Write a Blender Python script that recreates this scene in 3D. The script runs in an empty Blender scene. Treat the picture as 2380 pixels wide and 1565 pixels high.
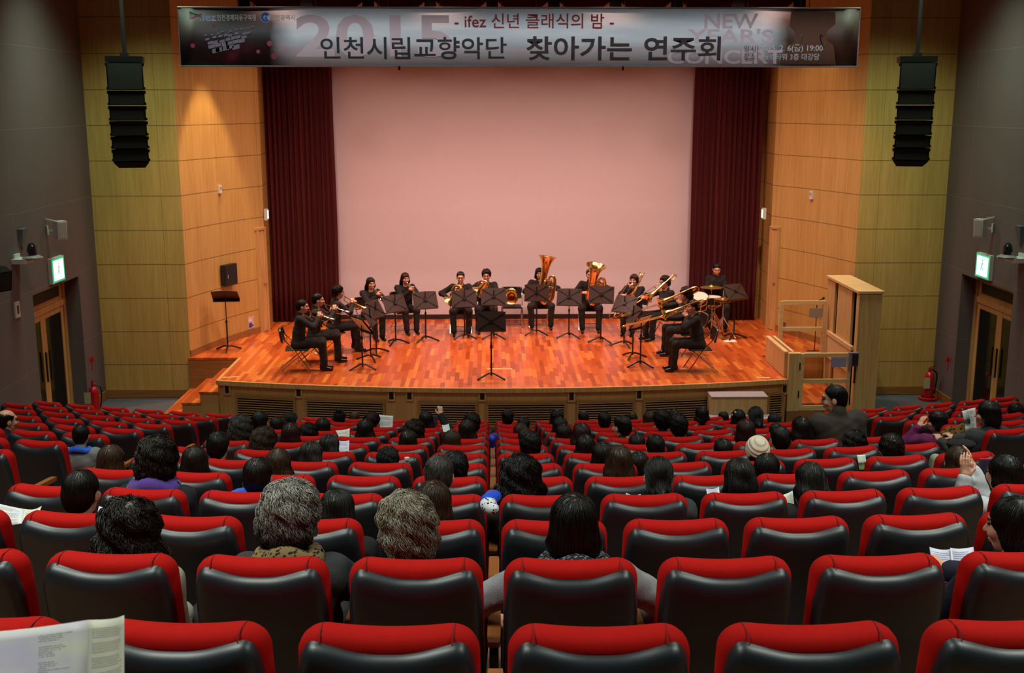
import bpy, math, random
import numpy as np
from mathutils import Vector, Matrix, Euler
sc = bpy.context.scene
COL = sc.collection
PI = math.pi

# ---------------------------------------------------------------- camera
CF = 2600.0
CTH = math.radians(11.7)
CYAW = math.radians(1.05)
CC = Vector((-0.55, 0.0, 5.30))
_cy, _sy = math.cos(CYAW), math.sin(CYAW)
CFW = Vector((_sy*math.cos(CTH), _cy*math.cos(CTH), -math.sin(CTH)))
CRT = Vector((_cy, -_sy, 0.0))
CUP = CRT.cross(CFW)
cam = bpy.data.cameras.new('camera')
cam.sensor_width = 36.0
cam.lens = 36.0*CF/2380.0
cam.clip_start = 0.05
camo = bpy.data.objects.new('camera', cam)
COL.objects.link(camo)
camo.matrix_world = Matrix(((CRT.x, CUP.x, -CFW.x, CC.x), (CRT.y, CUP.y, -CFW.y, CC.y), (CRT.z, CUP.z, -CFW.z, CC.z), (0, 0, 0, 1)))
sc.camera = camo
cam.dof.use_dof = True
cam.dof.focus_distance = 5.6
cam.dof.aperture_fstop = 9.0

def ray(px, py): return CFW + CRT*((px-1190.0)/CF) + CUP*((782.5-py)/CF)
def P(px, py, y):
    d = ray(px, py); return CC + d*((y-CC.y)/d.y)
def G(px, py, z):
    d = ray(px, py); return CC + d*((z-CC.z)/d.z)
def PX(px, py, x):
    d = ray(px, py); return CC + d*((x-CC.x)/d.x)
def proj(p):
    v = Vector(p)-CC; w = v.dot(CFW)
    return 1190+CF*v.dot(CRT)/w, 782.5-CF*v.dot(CUP)/w, w

# ---------------------------------------------------------------- world, exposure, lights
sc.view_settings.view_transform = 'Standard'
sc.view_settings.look = 'None'
sc.view_settings.exposure = 0.0
sc.view_settings.gamma = 1.0
sc.view_settings.use_curve_mapping = False
w = bpy.data.worlds.new('world'); sc.world = w
w.use_nodes = True
w.node_tree.nodes['Background'].inputs[0].default_value = (0.6, 0.7, 0.75, 1)
w.node_tree.nodes['Background'].inputs[1].default_value = 0.004

def light(name, kind, loc, target, energy, color, **kw):
    l = bpy.data.lights.new(name, kind)
    l.energy = energy; l.color = color
    for k, v in kw.items(): setattr(l, k, v)
    o = bpy.data.objects.new(name, l); COL.objects.link(o)
    o.location = loc
    o.rotation_euler = (Vector(target)-Vector(loc)).to_track_quat('-Z', 'Y').to_euler()
    return o
HOUSE = (0.93, 1.0, 0.89)
WARM = (1.0, 0.57, 0.46)
for i, (x, y, e) in enumerate(((-3.4, 2.7, 118), (3.4, 2.7, 118), (-3.4, 6.5, 108), (3.4, 6.5, 108), (-4, 12.0, 95), (4, 12.0, 95))):
    light('house_light', 'AREA', (x, y, 9.0), (x, y+.4, 0), e, HOUSE, shape='RECTANGLE', size=2.4, size_y=1.6, spread=math.radians(112))
for x in (-3.6, -1.2, 1.2, 3.6):
    light('stage_front_spot', 'SPOT', (x*1.1, 17.9, 7.9), (x*.95, 20.7, 0.9), 350 if abs(x) < 2 else 600, WARM, spot_size=math.radians(88), spot_blend=0.7, shadow_soft_size=0.12)
for x in (-3.4, -1.1, 1.1, 3.4):
    light('stage_top_light', 'AREA', (x, 21.0, 7.9), (x*0.9, 20.6, 0.7), 95, WARM, shape='DISK', size=0.6, spread=math.radians(120))
for sd in (-1, 1):
    light('house_light', 'AREA', (sd*6.1, 17.75, 7.8), (sd*6.2, 18.5, 0), 74, (0.76, 1.0, 0.70), shape='RECTANGLE', size=1.6, size_y=1.0, spread=math.radians(104))
light('added_banner_fill', 'AREA', (0, 12.9, 9.1), (0, 17.5, 6.24), 9.5, (0.90, 0.98, 1.0), shape='RECTANGLE', size=10.2, size_y=.55, spread=math.radians(7))  # added narrow beam shaped to brighten the banner only; no such lamp seen
light('wall_downlight_or_fill', 'SPOT', (-5.12, 20.78, 7.45), (-5.16, 20.80, 3.5), 800, (1.0, 0.62, 0.34), spot_size=math.radians(46), spot_blend=0.35, shadow_soft_size=0.04)
light('wall_downlight_or_fill', 'SPOT', (5.0, 21.1, 7.4), (5.3, 21.35, 3.5), 60, (1.0, 0.6, 0.36), spot_size=math.radians(75), spot_blend=0.8, shadow_soft_size=0.05)  # added wide warm fill for the right wall, where no downlight shows

# ---------------------------------------------------------------- materials
def lin(h):
    h = h.lstrip('#')
    r = []
    for i in (0, 2, 4):
        c = int(h[i:i+2], 16)/255.0
        r.append(c/12.92 if c <= 0.04045 else ((c+0.055)/1.055)**2.4)
    return (r[0], r[1], r[2], 1.0)
class NT:
    def __init__(s, m): s.t = m.node_tree; s.n = s.t.nodes; s.l = s.t.links; s.b = s.n['Principled BSDF']
    def node(s, k, **kw):
        n = s.n.new(k)
        for a, v in kw.items():
            if a.startswith('i_'): n.inputs[int(a[2:])].default_value = v
            else: setattr(n, a, v)
        return n
    def link(s, a, b): s.l.new(a, b)
    def math(s, op, a, b=None, c=None):
        n = s.n.new('ShaderNodeMath'); n.operation = op
        for i, v in enumerate((a, b, c)):
            if v is None: continue
            if isinstance(v, (int, float)): n.inputs[i].default_value = v
            else: s.l.new(v, n.inputs[i])
        return n.outputs[0]
    def mix(s, f, a, b):
        n = s.n.new('ShaderNodeMix'); n.data_type = 'RGBA'
        for i, v in ((0, f), (6, a), (7, b)):
            if isinstance(v, (int, float, tuple)): n.inputs[i].default_value = v
            else: s.l.new(v, n.inputs[i])
        return n.outputs[2]
    def ramp(s, f, stops, interp='LINEAR'):
        n = s.n.new('ShaderNodeValToRGB'); n.color_ramp.interpolation = interp
        e = n.color_ramp.elements
        while len(e) < len(stops): e.new(0.5)
        for x, (p, c) in zip(e, stops): x.position = p; x.color = c
        s.l.new(f, n.inputs[0]); return n.outputs[0]
    def coord(s, which='Object'):
        return s.node('ShaderNodeTexCoord').outputs[which]
    def pos(s): return s.node('ShaderNodeNewGeometry').outputs['Position']
    def xyz(s, v):
        n = s.node('ShaderNodeSeparateXYZ'); s.l.new(v, n.inputs[0]); return n.outputs
    def comb(s, x, y, z):
        n = s.node('ShaderNodeCombineXYZ')
        for i, v in enumerate((x, y, z)):
            if isinstance(v, (int, float)): n.inputs[i].default_value = v
            else: s.l.new(v, n.inputs[i])
        return n.outputs[0]
    def noise(s, vec, scale, detail=2.0, rough=0.5):
        n = s.node('ShaderNodeTexNoise'); n.inputs['Scale'].default_value = scale
        n.inputs['Detail'].default_value = detail; n.inputs['Roughness'].default_value = rough
        if vec is not None: s.l.new(vec, n.inputs['Vector'])
        return n.outputs['Fac']
    def bump(s, h, strength=0.3, dist=0.01):
        n = s.node('ShaderNodeBump'); n.inputs['Strength'].default_value = strength; n.inputs['Distance'].default_value = dist
        s.l.new(h, n.inputs['Height']); s.l.new(n.outputs[0], s.b.inputs['Normal'])
    def base(s, c): s.l.new(c, s.b.inputs['Base Color'])
MATS = {}
def mat(name, col, rough=0.6, metal=0.0, noise=0.0, nscale=20.0, bump=0.0, bscale=300.0, emit=None, coat=0.0, spec=None, sheen=0.0):
    if name in MATS: return MATS[name]
    m = bpy.data.materials.new(name); m.use_nodes = True
    t = NT(m); b = t.b
    c = lin(col) if isinstance(col, str) else col
    b.inputs['Base Color'].default_value = c
    b.inputs['Roughness'].default_value = rough; b.inputs['Metallic'].default_value = metal
    if coat: b.inputs['Coat Weight'].default_value = coat
    if spec is not None: b.inputs['Specular IOR Level'].default_value = spec
    if sheen: b.inputs['Sheen Weight'].default_value = sheen
    if noise:
        f = t.noise(t.coord(), nscale, 3.0)
        t.base(t.ramp(f, [(0.3, tuple(max(0, x*(1-noise)) for x in c[:3])+(1,)), (0.7, tuple(min(1, x*(1+noise)) for x in c[:3])+(1,))]))
    if bump: t.bump(t.noise(t.coord(), bscale, 2.0), bump, 0.004)
    if emit:
        b.inputs['Emission Color'].default_value = lin(emit[0]) if isinstance(emit[0], str) else emit[0]
        b.inputs['Emission Strength'].default_value = emit[1]
    MATS[name] = m
    return m

def wood_panel(name, c0, c1, pz=0.617, pu=1.28, joint=True, rough=0.45):
    """vertical grained veneer panels with fine dark joints; needs a UV map in metres"""
    m = bpy.data.materials.new(name); m.use_nodes = True; t = NT(m); MATS[name] = m
    uv = t.xyz(t.coord('UV'))
    g = t.noise(t.comb(t.math('MULTIPLY', uv[0], 26.0), t.math('MULTIPLY', uv[1], 1.1), 0.0), 1.0, 5.0, 0.6)
    big = t.noise(t.comb(t.math('MULTIPLY', uv[0], 3.0), t.math('MULTIPLY', uv[1], 0.3), 3.0), 1.0, 2.0)
    f = t.math('ADD', t.math('MULTIPLY', g, 0.65), t.math('MULTIPLY', big, 0.35))
    col = t.ramp(f, [(0.32, lin(c0)), (0.68, lin(c1))])
    if joint:
        fz = t.math('FRACT', t.math('DIVIDE', uv[1], pz))
        fu = t.math('FRACT', t.math('DIVIDE', uv[0], pu))
        jz = t.math('LESS_THAN', fz, 0.014/pz)
        ju = t.math('LESS_THAN', fu, 0.006/pu)
        j = t.math('MAXIMUM', jz, ju)
        cd = tuple(x*0.45 for x in lin(c0)[:3])+(1,)
        col = t.mix(j, col, cd)
        t.bump(t.math('SUBTRACT', 1.0, j), 0.4, 0.01)
    t.base(col)
    t.b.inputs['Roughness'].default_value = rough
    return m
def wood_plain(name, c0, c1, axis=2, rough=0.45):
    m = bpy.data.materials.new(name); m.use_nodes = True; t = NT(m); MATS[name] = m
    q = t.xyz(t.coord('Object'))
    k = [22.0, 22.0, 22.0]; k[axis] = 1.2
    g = t.noise(t.comb(*[t.math('MULTIPLY', q[i], k[i]) for i in range(3)]), 1.0, 4.0, 0.6)
    t.base(t.ramp(g, [(0.32, lin(c0)), (0.68, lin(c1))]))
    t.b.inputs['Roughness'].default_value = rough
    return m
def stage_floor_mat():
    m = bpy.data.materials.new('stage_parquet'); m.use_nodes = True; t = NT(m); MATS['stage_parquet'] = m
    q = t.xyz(t.pos())
    wd, ln = 0.074, 0.60
    xs = t.math('DIVIDE', q[0], wd)
    row = t.math('FLOOR', xs)
    wn = t.node('ShaderNodeTexWhiteNoise', noise_dimensions='1D'); t.link(row, wn.inputs['W'])
    ys = t.math('ADD', t.math('DIVIDE', q[1], ln), t.math('MULTIPLY', wn.outputs[0], 7.0))
    colm = t.math('FLOOR', ys)
    w2 = t.node('ShaderNodeTexWhiteNoise', noise_dimensions='2D'); t.link(t.comb(row, colm, 0.0), w2.inputs['Vector'])
    grain = t.noise(t.comb(t.math('MULTIPLY', q[0], 45.0), t.math('MULTIPLY', q[1], 2.2), w2.outputs[0]), 1.0, 4.0, 0.6)
    f = t.math('ADD', t.math('MULTIPLY', w2.outputs[0], 0.78), t.math('MULTIPLY', grain, 0.26))
    col = t.ramp(f, [(0.05, lin('#94401c')), (0.4, lin('#bb5524')), (0.75, lin('#d06a2e')), (0.98, lin('#e0903f'))])
    fx = t.math('FRACT', xs); fy = t.math('FRACT', ys)
    j = t.math('MAXIMUM', t.math('LESS_THAN', fx, 0.022), t.math('LESS_THAN', fy, 0.005))
    t.base(t.mix(t.math('MULTIPLY', j, .6), col, lin('#6a2812')))
    t.b.inputs['Roughness'].default_value = 0.27
    t.b.inputs['Coat Weight'].default_value = 0.25
    t.b.inputs['Coat Roughness'].default_value = 0.15
    return m
def fabric_wall_mat():
    m = bpy.data.materials.new('grey_fabric_panel'); m.use_nodes = True; t = NT(m); MATS['grey_fabric_panel'] = m
    uv = t.xyz(t.coord('UV'))
    n = t.noise(t.coord('UV'), 90.0, 3.0)
    big = t.noise(t.coord('UV'), 0.5, 2.0)
    f = t.math('ADD', t.math('MULTIPLY', n, 0.7), t.math('MULTIPLY', big, 0.3))
    col = t.ramp(f, [(0.3, lin('#564e4e')), (0.7, lin('#6a6060'))])
    fz = t.math('FRACT', t.math('DIVIDE', uv[1], 1.235)); fu = t.math('FRACT', t.math('DIVIDE', uv[0], 2.4))
    j = t.math('MAXIMUM', t.math('LESS_THAN', fz, 0.008), t.math('LESS_THAN', fu, 0.004))
    t.base(t.mix(j, col, lin('#756a68')))
    t.b.inputs['Roughness'].default_value = 0.9
    return m
def cloth_mat(name, col, rough=0.85, weave=420.0, bump=0.25, sheen=0.0, var=0.15):
    if name in MATS: return MATS[name]
    m = bpy.data.materials.new(name); m.use_nodes = True; t = NT(m); MATS[name] = m
    c = lin(col) if isinstance(col, str) else col
    f = t.noise(t.coord(), 14.0, 4.0, 0.65)
    t.base(t.ramp(f, [(0.3, tuple(x*(1-var) for x in c[:3])+(1,)), (0.7, tuple(min(1, x*(1+var)) for x in c[:3])+(1,))]))
    t.bump(t.noise(t.coord(), weave, 2.0), bump, 0.003)
    t.b.inputs['Roughness'].default_value = rough
    if sheen: t.b.inputs['Sheen Weight'].default_value = sheen
    return m
def hair_mat(name, c0, c1, rough=0.42):
    m = bpy.data.materials.new(name); m.use_nodes = True; t = NT(m); MATS[name] = m
    q = t.xyz(t.coord('Object'))
    f = t.noise(t.comb(t.math('MULTIPLY', q[0], 190.0), t.math('MULTIPLY', q[1], 190.0), t.math('MULTIPLY', q[2], 22.0)), 1.0, 3.0, 0.6)
    t.base(t.ramp(f, [(0.35, lin(c0)), (0.65, lin(c1))]))
    t.b.inputs['Roughness'].default_value = rough
    t.b.inputs['Specular IOR Level'].default_value = 0.45
    return m
M_WOODP = wood_panel('oak_wall_panel', '#ae8c47', '#ccab65')
M_WOODF = wood_panel('oak_stage_fascia', '#b08548', '#c99e60', joint=False)
M_OAK = wood_plain('oak_trim', '#b08a50', '#cda86c')
M_OAKX = wood_plain('oak_rail', '#c4a872', '#dcc48e', axis=0)
M_BASE = wood_plain('brown_baseboard', '#84592c', '#9c6e3a', axis=0)
M_STAGE = stage_floor_mat()
M_FAB = fabric_wall_mat()
M_SKIN = mat('skin', '#d8a283', 0.5)
M_LIP = mat('lip', '#a85a4c', 0.45)
M_EYE = mat('dark_eye_and_brow', '#1c1512', 0.4)
M_SCALP = mat('scalp', '#6f5d52', 0.55)
M_BLACK = mat('black_paint', '#0c0c0d', 0.45)
M_BLKM = mat('black_satin_metal', '#131314', 0.38, 0.0)
M_DESK = mat('dark_music_desk', '#35261f', 0.5)
M_CHROME = mat('chrome', '#d9dadb', 0.12, 1.0)
M_BRASS = mat('lacquered_brass', '#f4d488', 0.2, 1.0)
M_GOLD = mat('rose_brass', '#d08a4a', 0.18, 1.0)
M_SILVER = mat('silver_plate', '#e6e2da', 0.13, 1.0)
M_RED = cloth_mat('red_upholstery', '#b3140f', 0.85, 500.0, 0.3, 0.0, 0.06)
M_RED.node_tree.nodes['Principled BSDF'].inputs['Specular IOR Level'].default_value = .12
M_LEATHER = mat('black_vinyl', '#172027', 0.42, spec=.8, bump=0.08, bscale=500.0)
M_SUIT = cloth_mat('black_suit', '#131111', 0.85, 38.0, 0.9, 0.0)
M_TROUS = cloth_mat('black_trousers', '#171514', 0.85, 30.0, 0.9, 0.0)
M_SHOE = mat('black_shoe', '#0b0a0a', 0.22)
M_PAPER = mat('white_paper', '#e9e6dc', 0.7)
M_HK = hair_mat('black_hair', '#070606', '#17130f')
M_HN = hair_mat('dark_brown_hair', '#0d0805', '#23170f')
M_HB = hair_mat('brown_hair', '#1c1009', '#4a3420')
M_HR = hair_mat('reddish_brown_hair', '#170806', '#3d1a14')
def dark_nape(m, c):
    t = NT(m); src = t.b.inputs['Base Color'].links[0].from_socket
    z = t.xyz(t.coord())[2]; n_ = t.noise(t.coord(), 14.0, 2.0)
    f = t.math('ADD', t.math('MULTIPLY', t.math('SUBTRACT', .03, z), 11.0), t.math('MULTIPLY', t.math('SUBTRACT', n_, .5), 1.6))
    f = t.math('MINIMUM', t.math('MAXIMUM', f, 0.0), 1.0)
    t.base(t.mix(f, src, lin(c)))
M_HG = hair_mat('grey_black_hair', '#1c1a18', '#54504a')
M_HS = hair_mat('silver_hair', '#4c4a46', '#c0bbb0')
M_HT = hair_mat('beige_grey_hair', '#544f45', '#b8ae98')
dark_nape(M_HS, '#2b2a27')
HM = dict(K=M_HK, N=M_HN, B=M_HB, R=M_HR, G=M_HG, S=M_HS, T=M_HT)

# ---------------------------------------------------------------- mesh helpers
class MB:
    def __init__(s): s.v = []; s.f = []; s.mi = []; s.uv = {}
    def add(s, vs, fs, mi=0):
        o = len(s.v); s.v.extend([tuple(v) for v in vs])
        s.f.extend([tuple(i+o for i in f) for f in fs]); s.mi.extend([mi]*len(fs)); return s
    def box(s, c, d, R=None, mi=0):
        vs = []
        for x in (-1, 1):
            for y in (-1, 1):
                for z in (-1, 1):
                    q = Vector((x*d[0]/2, y*d[1]/2, z*d[2]/2))
                    if R is not None: q = R @ q
                    vs.append(q+Vector(c))
        return s.add(vs, [(0, 1, 3, 2), (4, 6, 7, 5), (0, 4, 5, 1), (2, 3, 7, 6), (0, 2, 6, 4), (1, 5, 7, 3)], mi)
    def bar(s, a, b, w, h, mi=0):
        a, b = Vector(a), Vector(b); d = b-a
        R = d.to_track_quat('Y', 'Z').to_matrix()
        return s.box((a+b)/2, (w, d.length, h), R, mi)
    def tube(s, pts, r, seg=8, cap=True, mi=0, sx=1.0):
        pts = [Vector(p) for p in pts]; n = len(pts)
        rs = [r]*n if isinstance(r, (int, float)) else list(r)
        t0 = (pts[1]-pts[0]).normalized()
        u = t0.orthogonal().normalized()
        vs = []; pt = t0
        for i in range(n):
            t = (pts[min(i+1, n-1)]-pts[max(i-1, 0)])
            t = t.normalized() if t.length > 1e-9 else pt
            u = (u - t*u.dot(t))
            u = u.normalized() if u.length > 1e-6 else t.orthogonal().normalized()
            w_ = t.cross(u); pt = t
            for k in range(seg):
                a = 2*PI*k/seg
                vs.append(pts[i]+u*math.cos(a)*rs[i]*sx+w_*math.sin(a)*rs[i])
        fs = [(i*seg+k, i*seg+(k+1) % seg, (i+1)*seg+(k+1) % seg, (i+1)*seg+k) for i in range(n-1) for k in range(seg)]
        if cap: fs += [tuple(range(seg))[::-1], tuple((n-1)*seg+k for k in range(seg))]
        return s.add(vs, fs, mi)
    def lathe(s, prof, M=None, seg=20, mi=0, cap=False):
        """profile of (radius, height) turned about local Z, placed by matrix M"""
        M = M or Matrix()
        vs = [M @ Vector((r*math.cos(2*PI*k/seg), r*math.sin(2*PI*k/seg), z)) for r, z in prof for k in range(seg)]
        n = len(prof)
        fs = [(i*seg+k, i*seg+(k+1) % seg, (i+1)*seg+(k+1) % seg, (i+1)*seg+k) for i in range(n-1) for k in range(seg)]
        if cap: fs += [tuple(range(seg))[::-1], tuple((n-1)*seg+k for k in range(seg))]
        return s.add(vs, fs, mi)
    def loft(s, rings, cap=True, mi=0, closed=True):
        n = len(rings[0]); vs = [p for r in rings for p in r]
        m = n if closed else n-1
        fs = [(i*n+k, i*n+(k+1) % n, (i+1)*n+(k+1) % n, (i+1)*n+k) for i in range(len(rings)-1) for k in range(m)]
        if cap: fs += [tuple(range(n))[::-1], tuple((len(rings)-1)*n+k for k in range(n))]
        return s.add(vs, fs, mi)
    def ball(s, c, r, seg=12, rg=8, mi=0):
        r = (r, r, r) if isinstance(r, (int, float)) else r
        rings = []
        for i in range(1, rg):
            a = PI*i/rg
            rings.append([Vector((c[0]+r[0]*math.sin(a)*math.cos(2*PI*k/seg), c[1]+r[1]*math.sin(a)*math.sin(2*PI*k/seg), c[2]-r[2]*math.cos(a))) for k in range(seg)])
        return s.loft(rings, True, mi)
    def xf(s, M):
        s.v = [tuple(M @ Vector(v)) for v in s.v]; return s
    def mesh(s, name, mats, smooth=40.0):
        me = bpy.data.meshes.new(name)
        me.from_pydata(s.v, [], s.f)
        for m in (mats if isinstance(mats, (list, tuple)) else [mats]): me.materials.append(m)
        if any(s.mi): me.polygons.foreach_set('material_index', s.mi)
        finish(me, smooth)
        return me
    def build(s, name, mats, parent=None, smooth=40.0, fix=True):
        me = s.mesh(name, mats, smooth)
        if fix: fixn(me)
        return put(name, me, parent)
import bmesh
def fixn(me):
    bm = bmesh.new(); bm.from_mesh(me)
    bmesh.ops.recalc_face_normals(bm, faces=bm.faces)
    bm.to_mesh(me); bm.free()
def finish(me, smooth):
    if smooth:
        me.polygons.foreach_set('use_smooth', [True]*len(me.polygons))
        if smooth < 179: me.set_sharp_from_angle(angle=math.radians(smooth))
    me.update()
def put(name, me, parent=None):
    o = bpy.data.objects.new(name, me); COL.objects.link(o)
    if parent is not None: o.parent = parent
    return o
def tag(o, label, cat, group=None, kind=None):
    o['label'] = label; o['category'] = cat
    if group: o['group'] = group
    if kind: o['kind'] = kind
    return o
def thing(name, label, cat, loc=(0, 0, 0), rz=0.0, group=None):
    o = bpy.data.objects.new(name, None); COL.objects.link(o)
    o.empty_display_size = 0.1
    o.location = loc; o.rotation_euler = (0, 0, rz)
    return tag(o, label, cat, group)
KIDS = {}
def copy_tree(o, parent=None):
    c = o.copy(); COL.objects.link(c)
    if parent is not None: c.parent = parent
    for ch in o.children: copy_tree(ch, c)
    return c
def struct(o): o['kind'] = 'structure'; return o
def strip(name, pts, z0, z1, m, flip=False, closed=False):
    """a vertical wall that follows the plan points, with a UV map in metres"""
    vs = []; uvs = []; u = 0.0
    for i, p in enumerate(pts):
        if i: u += math.hypot(p[0]-pts[i-1][0], p[1]-pts[i-1][1])
        vs += [(p[0], p[1], z0), (p[0], p[1], z1)]; uvs += [(u, z0), (u, z1)]
    fs = []
    for i in range(len(pts)-1):
        f = (2*i, 2*i+2, 2*i+3, 2*i+1)
        fs.append(f[::-1] if flip else f)
    return uvmesh(name, vs, fs, uvs, m)
def uvmesh(name, vs, fs, uvs, m, smooth=30):
    me = bpy.data.meshes.new(name); me.from_pydata(vs, [], fs)
    l = me.uv_layers.new(name='UVMap')
    for lp in me.loops: l.data[lp.index].uv = uvs[lp.vertex_index]
    me.materials.append(m); finish(me, smooth)
    return put(name, me)
def spline(pts, n=6):
    pts = [Vector(p) for p in pts]; out = []
    for i in range(len(pts)-1):
        p0 = pts[max(i-1, 0)]; p1 = pts[i]; p2 = pts[i+1]; p3 = pts[min(i+2, len(pts)-1)]
        for k in range(n):
            t = k/n
            out.append(0.5*((2*p1)+(p2-p0)*t+(2*p0-5*p1+4*p2-p3)*t*t+(3*p1-p0-3*p2+p3)*t**3))
    out.append(pts[-1]); return out
def lerp(a, b, t): return a+(b-a)*t
def text_mesh(s, bold=0.0, shear=0.0):
    c = bpy.data.curves.new('lettering', 'FONT'); c.body = s; c.offset = bold; c.shear = shear; c.resolution_u = 3
    o = bpy.data.objects.new('lettering', c); COL.objects.link(o)
    bpy.context.view_layer.update()
    me = bpy.data.meshes.new_from_object(o.evaluated_get(bpy.context.evaluated_depsgraph_get()))
    bpy.data.objects.remove(o); bpy.data.curves.remove(c)
    return me
def text_on(name, s, O, U, V, x0, y0, x1, y1, m, parent, off=0.004, bold=0.0, gap=0.28):
    """lettering fitted in the box (x0,y0)-(x1,y1) of the plane O + x*U + y*V, lying off in front of it"""
    me = text_mesh(s, bold)
    xs = np.empty(len(me.vertices)*3); me.vertices.foreach_get('co', xs); q = xs.reshape(-1, 3)
    lo, hi = q[:, :2].min(0), q[:, :2].max(0); d = np.maximum(hi-lo, 1e-6)
    N = U.cross(V).normalized()
    r = (q[:, :2]-lo)/d
    X = x0+r[:, 0]*(x1-x0); Y = y0+r[:, 1]*(y1-y0)
    out = np.array(O)+np.outer(X, np.array(U))+np.outer(Y, np.array(V))+np.array(N)*off
    # one mesh per word: split where the gap between letters is wide
    nv = len(out); par = list(range(nv))
    def find(i):
        while par[i] != i: par[i] = par[par[i]]; i = par[i]
        return i
    for e in me.edges:
        i, j = find(e.vertices[0]), find(e.vertices[1])
        if i != j: par[i] = j
    root = np.array([find(i) for i in range(nv)])
    iv = sorted((X[root == r_].min(), X[root == r_].max(), r_) for r_ in set(root.tolist()))
    groups = []; right = -1e9
    for a_, b_, r_ in iv:
        if a_ - right > gap*(y1-y0): groups.append([])
        groups[-1].append(r_); right = max(right, b_)
    obs = []
    for g_ in groups:
        sel = np.isin(root, g_); idx = -np.ones(nv, int); idx[sel] = np.arange(sel.sum())
        fs_ = [tuple(int(idx[v]) for v in p.vertices) for p in me.polygons if sel[p.vertices[0]]]
        m2 = bpy.data.meshes.new(name); m2.from_pydata(out[sel].tolist(), [], fs_); m2.materials.append(m); m2.update()
        obs.append(put(name, m2, parent))
    bpy.data.meshes.remove(me)
    return obs
WORDS = ['zeroth', 'first', 'second', 'third', 'fourth', 'fifth', 'sixth', 'seventh', 'eighth', 'ninth', 'tenth', 'eleventh', 'twelfth', 'thirteenth', 'fourteenth']
# ---------------------------------------------------------------- room shell
HW = 7.67            # half width of the hall
YW = 20.15           # wing wall depth
YB = 24.05           # back of the stage
ZS = 0.76            # stage height
RISE, PITCH, D0 = 0.2465, 1.02, 2.61
def row_z(n): return RISE*(12-n)
def row_y(n, x): return D0+PITCH*n+x*x/44.0
# terraced floor
def terrace():
    vs = []; fs = []
    xs = np.linspace(-HW, HW, 41)
    prof = []
    for n in range(-4, 13):
        prof.append((n, -0.1, row_z(n) if n < 12 else 0.0)); prof.append((n, 0.9199, row_z(n) if n < 12 else 0.0))
    prof.append((14, 0.0, 0.0))
    for n, dy, z in prof:
        for x in xs:
            vs.append((x, D0+PITCH*n+dy+x*x/44.0, z))
    N = len(xs)
    for i in range(len(prof)-1):
        for k in range(N-1): fs.append((i*N+k, i*N+k+1, (i+1)*N+k+1, (i+1)*N+k))
    return vs, fs
M_TERR = wood_plain('light_wood_step_floor', '#745339', '#8d684a', axis=0)
M_CARP = cloth_mat('blue_grey_carpet', '#4a5058', 0.95, 200.0, 0.3, 0, 0.12)
me = bpy.data.meshes.new('floor_terrace'); v_, f_ = terrace(); me.from_pydata(v_, [], f_); me.materials.append(M_TERR); finish(me, 30)
struct(put('floor_terrace', me))
b = MB(); b.box((0, 17.6, -0.06), (2*HW+0.6, 13.4, 0.1)); struct(b.build('floor', M_CARP))
# side walls with a recessed doorway
def side_wall(sd, nm):
    x = sd*HW; y0, y1, zt = 17.25, 19.22, 2.41
    vs = []; fs = []; uv = []
    def quad(a, b_, c, d):
        o = len(vs)
        for p in (a, b_, c, d): vs.append(p); uv.append((p[1], p[2]))
        fs.append((o, o+1, o+2, o+3))
    for ya, yb, za, zb in ((-4.5, y0, -0.05, 9.4), (y1, YW, -0.05, 9.4), (y0, y1, zt, 9.4)):
        quad((x, ya, za), (x, yb, za), (x, yb, zb), (x, ya, zb))
    xr = x+sd*0.42
    quad((x, y0, 0), (xr, y0, 0), (xr, y0, zt), (x, y0, zt)); quad((x, y1, 0), (xr, y1, 0), (xr, y1, zt), (x, y1, zt))
    quad((x, y0, zt), (x, y1, zt), (xr, y1, zt), (xr, y0, zt)); quad((x, y0, -.01), (x, y1, -.01), (xr, y1, -.01), (xr, y0, -.01))
    struct(uvmesh('wall_'+nm, vs, fs, uv, M_FAB, 20))
side_wall(-1, 'left'); side_wall(1, 'right')
def arc_pts(sd):
    # splayed, gently bowed proscenium wall
    a = Vector((6.09, YW, 0)); c = Vector((5.14, 22.65, 0)); out = []
    for i in range(9):
        t = i/8; p = a.lerp(c, t); n = Vector((-(c-a).y, (c-a).x, 0)).normalized()
        p = p+n*(-0.09*4*t*(1-t)); out.append((sd*p.x, p.y))
    return out
for sd, nm in ((-1, 'left'), (1, 'right')):
    struct(strip('wall_wing_'+nm, [(sd*(HW+.05), YW), (sd*6.09, YW)], 0, 9.4, M_WOODP))
    struct(strip('wall_proscenium_'+nm, arc_pts(sd), 0, 9.4, M_WOODP))
    struct(strip('wall_stage_'+nm, [(sd*5.14, 22.65), (sd*5.16, 22.75), (sd*5.25, 23.88), (sd*4.4, 23.9)], 0, 9.4, M_WOODP))
    # baseboards
    m = MB(); m.box((sd*(HW+6.09)/2, YW-.012, .075), (HW-6.09, .024, .15)); struct(m.build('baseboard_wing_'+nm, M_BASE))
    m = MB(); m.box((sd*(HW-.012), (19.22+YW)/2, .075), (.024, YW-19.22, .15)); struct(m.build('baseboard_side_'+nm, M_BASE))
    ap = arc_pts(sd); m = MB()
    for i in range(8): m.bar((ap[i][0]-sd*.012, ap[i][1], ZS+.065), (ap[i+1][0]-sd*.012, ap[i+1][1], ZS+.065), .024, .13)
    struct(m.build('baseboard_proscenium_'+nm, M_BASE))
M_DARKWALL = mat('dark_plaster', '#2a2624', 0.9)
struct(strip('wall_back', [(-6.0, 25.1), (6.0, 25.1)], 0, 9.4, M_DARKWALL))
struct(strip('wall_rear', [(-HW-.1, -4.4), (HW+.1, -4.4)], 0, 9.4, M_FAB, flip=True))
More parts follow.
